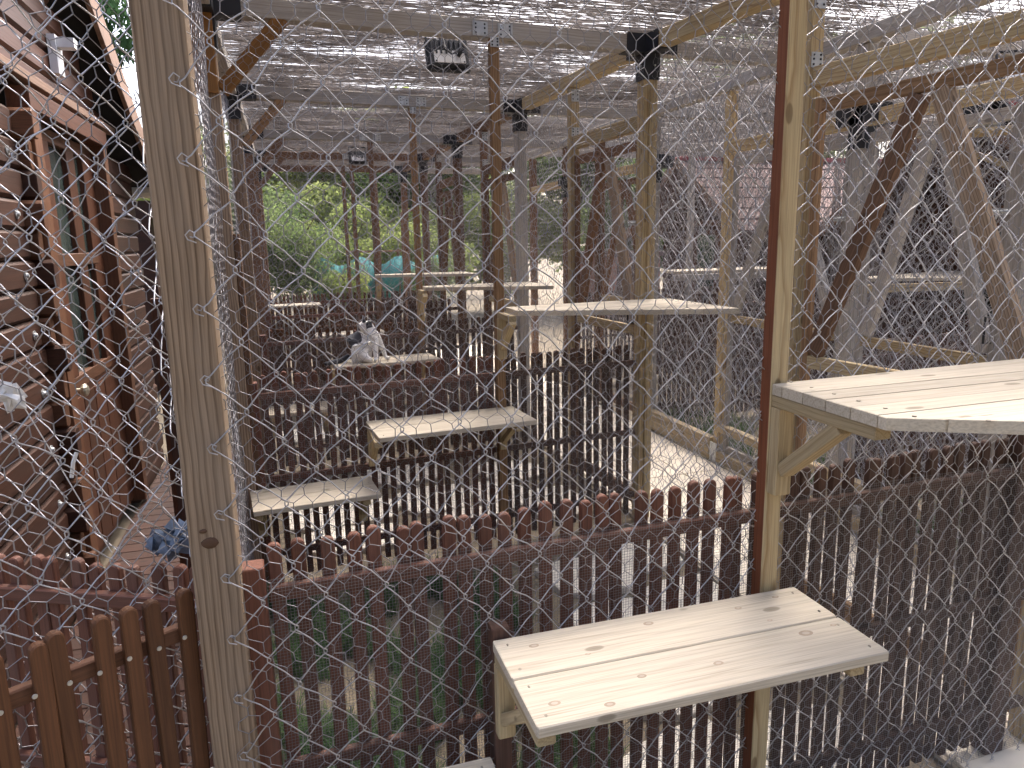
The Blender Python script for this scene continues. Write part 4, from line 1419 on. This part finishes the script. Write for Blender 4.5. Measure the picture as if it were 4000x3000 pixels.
# roof
ov = .2
for s in (-1, 1):
    ye = APY + s * 2.5
    ze = roof_z(ye)
    m = MB()
    x0, x1 = LX - 3.2, LX + ov
    vs = [(x0, APY, APZ + .08), (x1, APY, APZ + .08), (x1, ye, ze + .08), (x0, ye, ze + .08)]
    vs += [(a, b, c - .06) for a, b, c in vs]
    m.add(vs, [(0, 1, 2, 3) if s < 0 else (3, 2, 1, 0), (7, 6, 5, 4) if s < 0 else (4, 5, 6, 7), (0, 4, 5, 1), (1, 5, 6, 2), (2, 6, 7, 3), (3, 7, 4, 0)])
    link("roof", m.mesh("roof", DARK), Matrix.Identity(4), lod)
    lumber("barge_board", (x1 + .014, APY, APZ + .02), (x1 + .014, ye, ze + .02), .028, .17, W_BARGE, lod)
gm = MB()
gm.tube([(LX + .22, 6.9, 2.30), (LX - 3.2, 6.9, 2.30)], .06, 10)
gm.cyl((LX + .221, 6.9, 2.30), (LX + .24, 6.9, 2.30), .066, n=14)
link("gutter", gm.mesh("gutter", IVORY), Matrix.Identity(4), lod)
bx("back_wall", (LX - 3.0, 2.3, 0), (LX - 2.94, 6.6, 2.3), W_LOG, lod)
bx("side_wall", (LX - 2.93, 6.4, 0), (LX - .06, 6.46, 2.3), W_LOG, lod)
lm = MB()
lm.box((LX + .045, 4.75, 2.78), (LX + .085, 4.87, 2.98))
lm.box((LX + .086, 4.77, 2.92), (LX + .17, 4.85, 2.97))
tg = link("wall_lamp", lm.mesh("wall_lamp", PLASTIC_W), Matrix.Identity(4), None, label="small white lamp box on the gable of the left lodge", cat="wall lamp")
lumber("timber_post", (-0.62, 3.9, 0), (-0.62, 3.9, 1.6), .06, .06, W_DOOR, up=(0, -1, 0), label="red brown stake between the left lodge and the weathered post", cat="timber post")
lumber("timber_post", (-0.54, 3.5, 0), (-0.54, 3.5, 1.55), .05, .05, W_LOG, up=(0, -1, 0), label="dark stake between the left lodge and the weathered post", cat="timber post")

# second lodge further back on the left: only its roof shows
l2 = thing("lodge", "lodge roof with a red ridge and pink shingles, behind the left lodge", "lodge", (-2.6, 12.0, 0))
bx("wall", (-4.2, 10.2, 0), (-1.6, 13.8, 2.4), W_LOG, l2)
rf = None
for q in range(9):
    f0, f1 = q / 9, (q + 1) / 9
    m = MB()
    xa, za, xb, zb = -1.1 - 1.8 * f0, 2.35 + 2.35 * f0, -1.1 - 1.8 * f1, 2.35 + 2.35 * f1
    vs = [(xa, 9.8, za + .05), (xa, 14.2, za + .05), (xb, 14.2, zb), (xb, 9.8, zb)]
    vs += [(a, b, c - .05) for a, b, c in vs]
    m.add(vs, [(0, 1, 2, 3), (7, 6, 5, 4), (0, 4, 5, 1), (1, 5, 6, 2), (2, 6, 7, 3), (3, 7, 4, 0)])
    link("shingle", m.mesh("shingle", SHINGLE), Matrix.Identity(4), l2)
bx("ridge", (-3.1, 9.75, 4.68), (-2.7, 14.25, 4.86), ROOFRED, l2)
m = MB()
m.add([(-4.7, 9.8, 2.35), (-4.7, 14.2, 2.35), (-2.9, 14.2, 4.7), (-2.9, 9.8, 4.7), (-4.7, 9.8, 2.3), (-4.7, 14.2, 2.3), (-2.9, 14.2, 4.65), (-2.9, 9.8, 4.65)],
      [(3, 2, 1, 0), (4, 5, 6, 7), (0, 1, 5, 4), (1, 2, 6, 5), (2, 3, 7, 6), (3, 0, 4, 7)])
link("rear_slope", m.mesh("rear_slope", SHINGLE), Matrix.Identity(4), l2)

# ------------------------------------------------------------------ cat
CX, CY, CZ = 0.545, along(2, .545, -.22), 0.895
catroot = thing("cat", "white and grey cat sitting on the narrow shelf, turning its head back to groom", "cat", (CX, CY, CZ))


CM = Matrix.Translation((CX, CY, CZ)) @ Matrix.Scale(1.1, 4)


def skin(name, nodes, edges, mat, parent, sub=2, flat=1.0):
    me = bpy.data.meshes.new(name)
    me.from_pydata([n[:3] for n in nodes], edges, [])
    o = link(name, me, CM, parent)
    md = o.modifiers.new("skin", 'SKIN')
    md.use_smooth_shade = True
    for i, n in enumerate(nodes):
        sv = me.skin_vertices[0].data[i]
        sv.radius = (n[3], n[3] * flat)
        sv.use_root = (i == 0)
    ss = o.modifiers.new("sub", 'SUBSURF')
    ss.levels = ss.render_levels = sub
    me.materials.append(mat)
    return o


# fur with grey patches fixed to the body
FUR, nt, bs = newmat("cat_fur")
tc = nd(nt, "ShaderNodeTexCoord")
nz = nd(nt, "ShaderNodeTexNoise")
nz.inputs["Scale"].default_value = 22
nt.links.new(tc.outputs["Object"], nz.inputs[0])
cur = None
for (p, r) in [((-.085, -.01, .165), .085), ((-.10, .02, .10), .05), ((.03, -.05, .275), .035), ((-.035, -.045, .255), .028), ((-.17, .02, .02), .10)]:
    vm = nd(nt, "ShaderNodeVectorMath", operation='DISTANCE')
    nt.links.new(tc.outputs["Object"], vm.inputs[0])
    vm.inputs[1].default_value = p
    dd = math_n(nt, 'SUBTRACT', math_n(nt, 'ADD', vm.outputs["Value"], math_n(nt, 'MULTIPLY', nz.outputs[0], 0.03)), r + .015)
    f = math_n(nt, 'LESS_THAN', dd, 0.0)
    cur = f if cur is None else math_n(nt, 'MAXIMUM', cur, f)
nt.links.new(mixc(nt, cur, (0.86, 0.85, 0.83), (0.075, 0.078, 0.09)), bs.inputs["Base Color"])
bs.inputs["Roughness"].default_value = 0.9
body = skin("body", [(-.06, .0, .075, .082), (-.045, -.005, .15, .075), (.01, -.01, .20, .066), (.055, -.015, .225, .055), (.03, -.03, .262, .043),     # hips, back, chest, shoulder, neck
                     (-.01, -.05, .262, .047), (-.042, -.062, .240, .028),          # head, muzzle (turned back to the left)
                     (.075, -.045, .15, .028), (.07, -.07, .07, .020), (.072, -.085, .018, .017), (.055, -.105, .012, .016),   # near front leg
                     (.105, -.01, .15, .027), (.135, -.0, .07, .019), (.15, -.01, .018, .016), (.175, -.03, .012, .015),      # far front leg
                     (-.03, -.07, .055, .055), (.0, -.10, .03, .026), (.04, -.115, .014, .018),                                  # haunch and hind foot
                     ],
            [(0, 1), (1, 2), (2, 3), (3, 4), (4, 5), (5, 6), (3, 7), (7, 8), (8, 9), (9, 10), (3, 11), (11, 12), (12, 13), (13, 14), (0, 15), (15, 16), (16, 17)], FUR, catroot)
DGREY = plain("grey_fur", (0.06, 0.062, 0.072), rough=0.95)
skin("tail", [(-.11, .01, .05, .022), (-.17, -.02, .02, .021), (-.24, -.07, .016, .019), (-.30, -.12, .014, .013)], [(0, 1), (1, 2), (2, 3)], DGREY, catroot)
for (ex, ey, mt) in ((-.005, -.085, DGREY), (0.0, -.018, FUR)):
    m = MB()
    m.add([(ex - .014, ey - .012, .292), (ex + .018, ey - .010, .296), (ex + .004, ey + .014, .296), (ex - .002, ey, .345)], [(0, 1, 3), (1, 2, 3), (2, 0, 3), (0, 2, 1)])
    link("ear", m.mesh("ear", mt), CM, catroot)
m = MB()
m.blob((-.045, -.088, .265), (.005, .005, .006), 8)
m.blob((-.052, -.052, .268), (.005, .005, .006), 8)
link("eye", m.mesh("eye", BLACK, smooth=True), CM, catroot)
m = MB()
m.blob((-.069, -.07, .240), (.006, .006, .005), 8)
link("nose", m.mesh("nose", plain("pink_nose", (.45, .25, .23)), smooth=True), CM, catroot)

# ------------------------------------------------------------------ small odds and ends
m = MB()
for i in range(30):
    c = Vector((-.335 + random.uniform(-.045, .045), 1.90 + random.uniform(-.02, .02), 1.13 + random.uniform(-.035, .035)))
    a = random.uniform(0, 6.28)
    u = Vector((math.cos(a), random.uniform(-.6, .6), math.sin(a))).normalized() * random.uniform(.012, .028)
    w = Vector((-math.sin(a), random.uniform(-.6, .6), math.cos(a))).normalized() * random.uniform(.008, .02)
    n = u.cross(w).normalized() * .012
    m.add([c - u - w, c + u - w + n, c + u + w - n, c - u + w + n, c + n * 1.5], [(0, 1, 4), (1, 2, 4), (2, 3, 4), (3, 0, 4)])
bag = link("plastic_bag", m.mesh("plastic_bag", PLASTIC_B), Matrix.Identity(4), label="crumpled blue grey plastic bag on the porch fence beside the weathered post", cat="plastic bag")
m = MB()
for i in range(9):
    c = Vector((-.515 + random.uniform(-.02, .02), 1.555 + random.uniform(-.01, .01), 1.585 + random.uniform(-.02, .02)))
    a = random.uniform(0, 6.28)
    u = Vector((math.cos(a), random.uniform(-.5, .5), math.sin(a))).normalized() * random.uniform(.01, .024)
    w = Vector((-math.sin(a), random.uniform(-.5, .5), math.cos(a))).normalized() * random.uniform(.005, .012)
    n = u.cross(w).normalized() * .006
    m.add([c - u - w, c + u - w + n, c + u + w - n, c - u + w + n, c + n * 1.5], [(0, 1, 4), (1, 2, 4), (2, 3, 4), (3, 0, 4)])
link("rag", m.mesh("rag", PLASTIC_W), Matrix.Identity(4), label="scrap of white plastic tied to the netting near the lodge door handle", cat="plastic scrap")
m = MB()
m.tube([(-.505, 1.56, 1.57), (-.47, 1.575, 1.46), (-.44, 1.59, 1.36), (-.40, 1.62, 1.22)], .0012, 4)
m.tube([(-.445, 1.588, 1.40), (-.438, 1.586, 1.43), (-.43, 1.588, 1.45)], .004, 5)
link("string", m.mesh("string", PLASTIC_W), Matrix.Identity(4), label="thin string hanging from the white plastic scrap on the netting", cat="string")

# ------------------------------------------------------------------ far end: screen of turquoise sheet, frames, trees
tp = thing("sheet_screen", "turquoise sheet stretched below the bushes at the far end", "tarpaulin", (1.3, 14, 0))
m = MB()
N = 24
vs = []
for i in range(N + 1):
    x = .38 + 2.5 * i / N
    dy = .05 * math.sin(i * 1.3) + .03 * math.sin(i * 2.9)
    vs += [(x, 14 + dy, .75), (x, 14 + dy * .4, 1.50 + .08 * math.sin(i * .9))]
m.add(vs, [(2 * i, 2 * i + 2, 2 * i + 3, 2 * i + 1) for i in range(N)])
so = link("sheet", m.mesh("sheet", TEAL, smooth=True), Matrix.Identity(4), tp)
so.modifiers.new("thick", 'SOLIDIFY').thickness = .006
for x in (.4, 1.2, 2.0, 2.85):
    lumber("stake", (x, 14.05, 0), (x, 14.05, 1.72), .04, .04, W_BROWN, tp, up=(0, -1, 0))
fr = thing("garden_frame", "bare dark timber frame standing before the bushes", "timber frame", (1.6, 13.2, 0))
for (x, h) in ((1.0, 3.1), (1.55, 3.1), (1.98, 2.35)):
    lumber("upright", (x, 13.2, 0), (x, 13.2, h), .05, .05, W_BROWN, fr, up=(0, -1, 0))
lumber("crossbar", (1.0, 13.2, 1.68), (2.1, 13.2, 1.68), .03, .03, W_BROWN, fr)
lumber("crossbar", (1.98, 13.2, 2.38), (2.5, 13.2, 2.38), .04, .04, W_BROWN, fr)
sd = thing("shed", "terracotta coloured shed far beyond the aisle", "shed", (7.6, 16, 0))
bx("wall", (6.9, 15.5, 0), (8.3, 17.5, 1.4), TERRA, sd)
m = MB()
m.prism([(6.7, 15.3), (8.5, 15.3), (8.5, 17.7), (6.7, 17.7)], 1.402, 1.5)
link("roof", m.mesh("roof", SHINGLE), Matrix.Identity(4), sd)
bx("door", (7.2, 15.46, 0), (7.8, 15.498, 1.25), W_DARKP, sd)


def crown_mesh(name, n, leaf, seed, mat, flat=0.8):
    rng = np.random.default_rng(seed)
    nc = 26
    cc = rng.normal(0, 1, (nc, 3))
    cc /= np.linalg.norm(cc, axis=1, keepdims=True)
    cc *= rng.uniform(.25, .85, (nc, 1))
    cr = rng.uniform(.18, .42, nc)
    idx = rng.integers(0, nc, n)
    d = rng.normal(0, 1, (n, 3))
    d /= np.linalg.norm(d, axis=1, keepdims=True)
    P = cc[idx] + d * (cr[idx] * rng.uniform(.45, 1.05, n) ** .6)[:, None]
    P[:, 2] *= flat
    u = rng.normal(0, 1, (n, 3))
    u /= np.linalg.norm(u, axis=1, keepdims=True)
    w = np.cross(u, d + rng.normal(0, .6, (n, 3)))
    w /= np.linalg.norm(w, axis=1, keepdims=True)
    s = rng.uniform(.6, 1.3, n)[:, None] * leaf
    v = np.stack([P - u * s, P + w * s * .45, P + u * s, P - w * s * .45], 1).reshape(-1, 3)
    b = np.arange(n) * 4
    return np_mesh(name, v, np.stack([b, b + 1, b + 2, b + 3], 1), mat)


CR = {m_.name: crown_mesh("crown", 20000, .030, i + 1, m_) for i, m_ in enumerate((LEAF_Y, LEAF_G, LEAF_D))}


def tree(name, label, x, y, h, rx, rz, zc, mat, cat="tree", rot=0.0):
    root = thing(name, label, cat, (x, y, -.03))
    m = MB()
    top = Vector((x, y, zc))
    m.cyl((x, y, -.05), (x + .04, y, zc * .5), .035 + .02 * h, .02 + .015 * h, 9)
    m.cyl((x + .04, y, zc * .5), top, .02 + .015 * h, .02 + .006 * h, 9)
    link("trunk", m.mesh("trunk", BARK, smooth=True), Matrix.Identity(4), root)
    for i in range(5):
        a = i * 1.26 + rot
        l = MB()
        st = Vector((x + .02, y, zc * (.55 + .08 * i)))
        en = Vector((x + math.cos(a) * rx * .7, y + math.sin(a) * rx * .7, zc + rz * (.1 + .12 * i)))
        l.cyl(st, (st + en) / 2 + Vector((0, 0, .08 * h)), .012 * h, .008 * h, 7)
        l.cyl((st + en) / 2 + Vector((0, 0, .08 * h)), en, .008 * h, .003 * h, 7)
        link("limb", l.mesh("limb", BARK, smooth=True), Matrix.Identity(4), root)
    M = Matrix.Translation((x, y, zc)) @ Matrix.Rotation(rot, 4, 'Z') @ Matrix.Diagonal((rx, rx, rz, 1))
    link("crown", CR[mat.name], M, root)
    return root


TREES = [
    ("bush", "leafy green bush at the left of the far opening", 0.1, 13.9, 2.2, 0.95, 1.25, 1.55, LEAF_G, "bush", .3),
    ("bush", "yellow green bush in the middle of the far opening, behind the turquoise sheet", 1.25, 15.6, 2.4, 1.5, 1.3, 1.6, LEAF_Y, "bush", 1.1),
    ("bush", "light bush right of the bare timber frame", 3.0, 15.4, 2.2, 1.3, 1.3, 1.5, LEAF_Y, "bush", 2.2),
    ("tree", "spreading bright tree over the far opening", 1.1, 19.5, 4.5, 2.6, 1.9, 3.9, LEAF_Y, "tree", 0.2),
    ("tree", "darker green tree to the right of the far opening", 3.6, 18.6, 4.5, 2.3, 2.0, 3.7, LEAF_G, "tree", 1.7),
    ("tree", "tree above the far opening's left side", -1.6, 22.0, 4.5, 2.3, 1.6, 3.6, LEAF_Y, "tree", 2.7),
    ("tree", "tree seen beyond the aisle, left of the tall corner post", 6.9, 17.5, 4.6, 2.4, 2.2, 3.8, LEAF_G, "tree", 4.1),
    ("tree", "tall dark leaved tree behind the left lodge", -3.6, 11.3, 7.0, 2.5, 2.4, 6.4, LEAF_D, "tree", .9),
    ("tree", "tree behind the lodges across the aisle, far back", 10.5, 14.0, 6.0, 3.0, 2.4, 4.6, LEAF_G, "tree", 5.0),
    ("tree", "tree behind the reed screen at right", 11.5, 7.2, 5.2, 2.6, 2.2, 3.6, LEAF_G, "tree", 3.3),
    ("bush", "hedge bush low at the far left beyond the pens", -1.9, 17.0, 2.0, 1.8, 1.1, 1.2, LEAF_G, "bush", 3.9),
    ("tree", "unseen tree added behind the camera to block light, middle of three", 0.5, -6.5, 5.5, 2.9, 3.0, 3.0, LEAF_D, "tree", 1.6),  # unseen trees, added to hold back light from behind the camera
    ("tree", "unseen tree added behind the camera to block light, first of three", -4.2, -4.5, 5.5, 2.9, 3.0, 3.0, LEAF_D, "tree", 2.6),
    ("tree", "unseen tree added behind the camera to block light, last of three", 5.6, -5.0, 5.5, 2.9, 3.0, 3.0, LEAF_D, "tree", 3.6),
    ("bush", "small leafy bush growing in front of the turquoise sheet", 1.0, 13.6, 1.6, 0.55, 0.55, 1.05, LEAF_Y, "bush", .5),
    ("bush", "small loose bush at the right end of the turquoise sheet", 2.55, 13.5, 1.8, 0.6, 0.6, 1.15, LEAF_G, "bush", 1.5),
    ("tree", "broad tree closing the gap behind the lodges across the aisle", 11.5, 17.5, 5.5, 3.4, 2.8, 3.0, LEAF_G, "tree", 2.1),
    ("tree", "dark tree behind the left lodge's eaves", -2.6, 8.9, 5.4, 1.5, 1.7, 4.4, LEAF_D, "tree", 1.3),
    ("bush", "broad bush behind the left bush of the far opening", -0.6, 17.2, 3.2, 2.0, 1.9, 1.9, LEAF_G, "bush", .8),
    ("bush", "broad pale bush filling the middle of the far opening", 2.0, 18.0, 3.4, 2.3, 2.1, 2.0, LEAF_Y, "bush", 1.9),
    ("bush", "broad bush at the right side of the far opening", 5.4, 18.4, 3.4, 2.3, 2.1, 2.0, LEAF_Y, "bush", 2.9),
    ("bush", "broad bush far beyond the aisle", 9.0, 19.0, 3.4, 2.5, 2.2, 2.0, LEAF_G, "bush", 3.7),
    ("tree", "tall pale tree closing the view behind the broad bushes", 4.2, 25.0, 6.5, 4.0, 3.2, 4.0, LEAF_G, "tree", 4.4),
    ("tree", "tall bright tree behind the left bush of the far opening", -2.2, 25.0, 6.5, 3.4, 2.8, 3.2, LEAF_Y, "tree", 5.1),
    ("tree", "distant pale tree behind the spreading bright tree", 2.6, 27.0, 6.5, 4.2, 2.6, 4.8, LEAF_Y, "tree", 5.6),
]
for t in TREES:
    tree(*t)
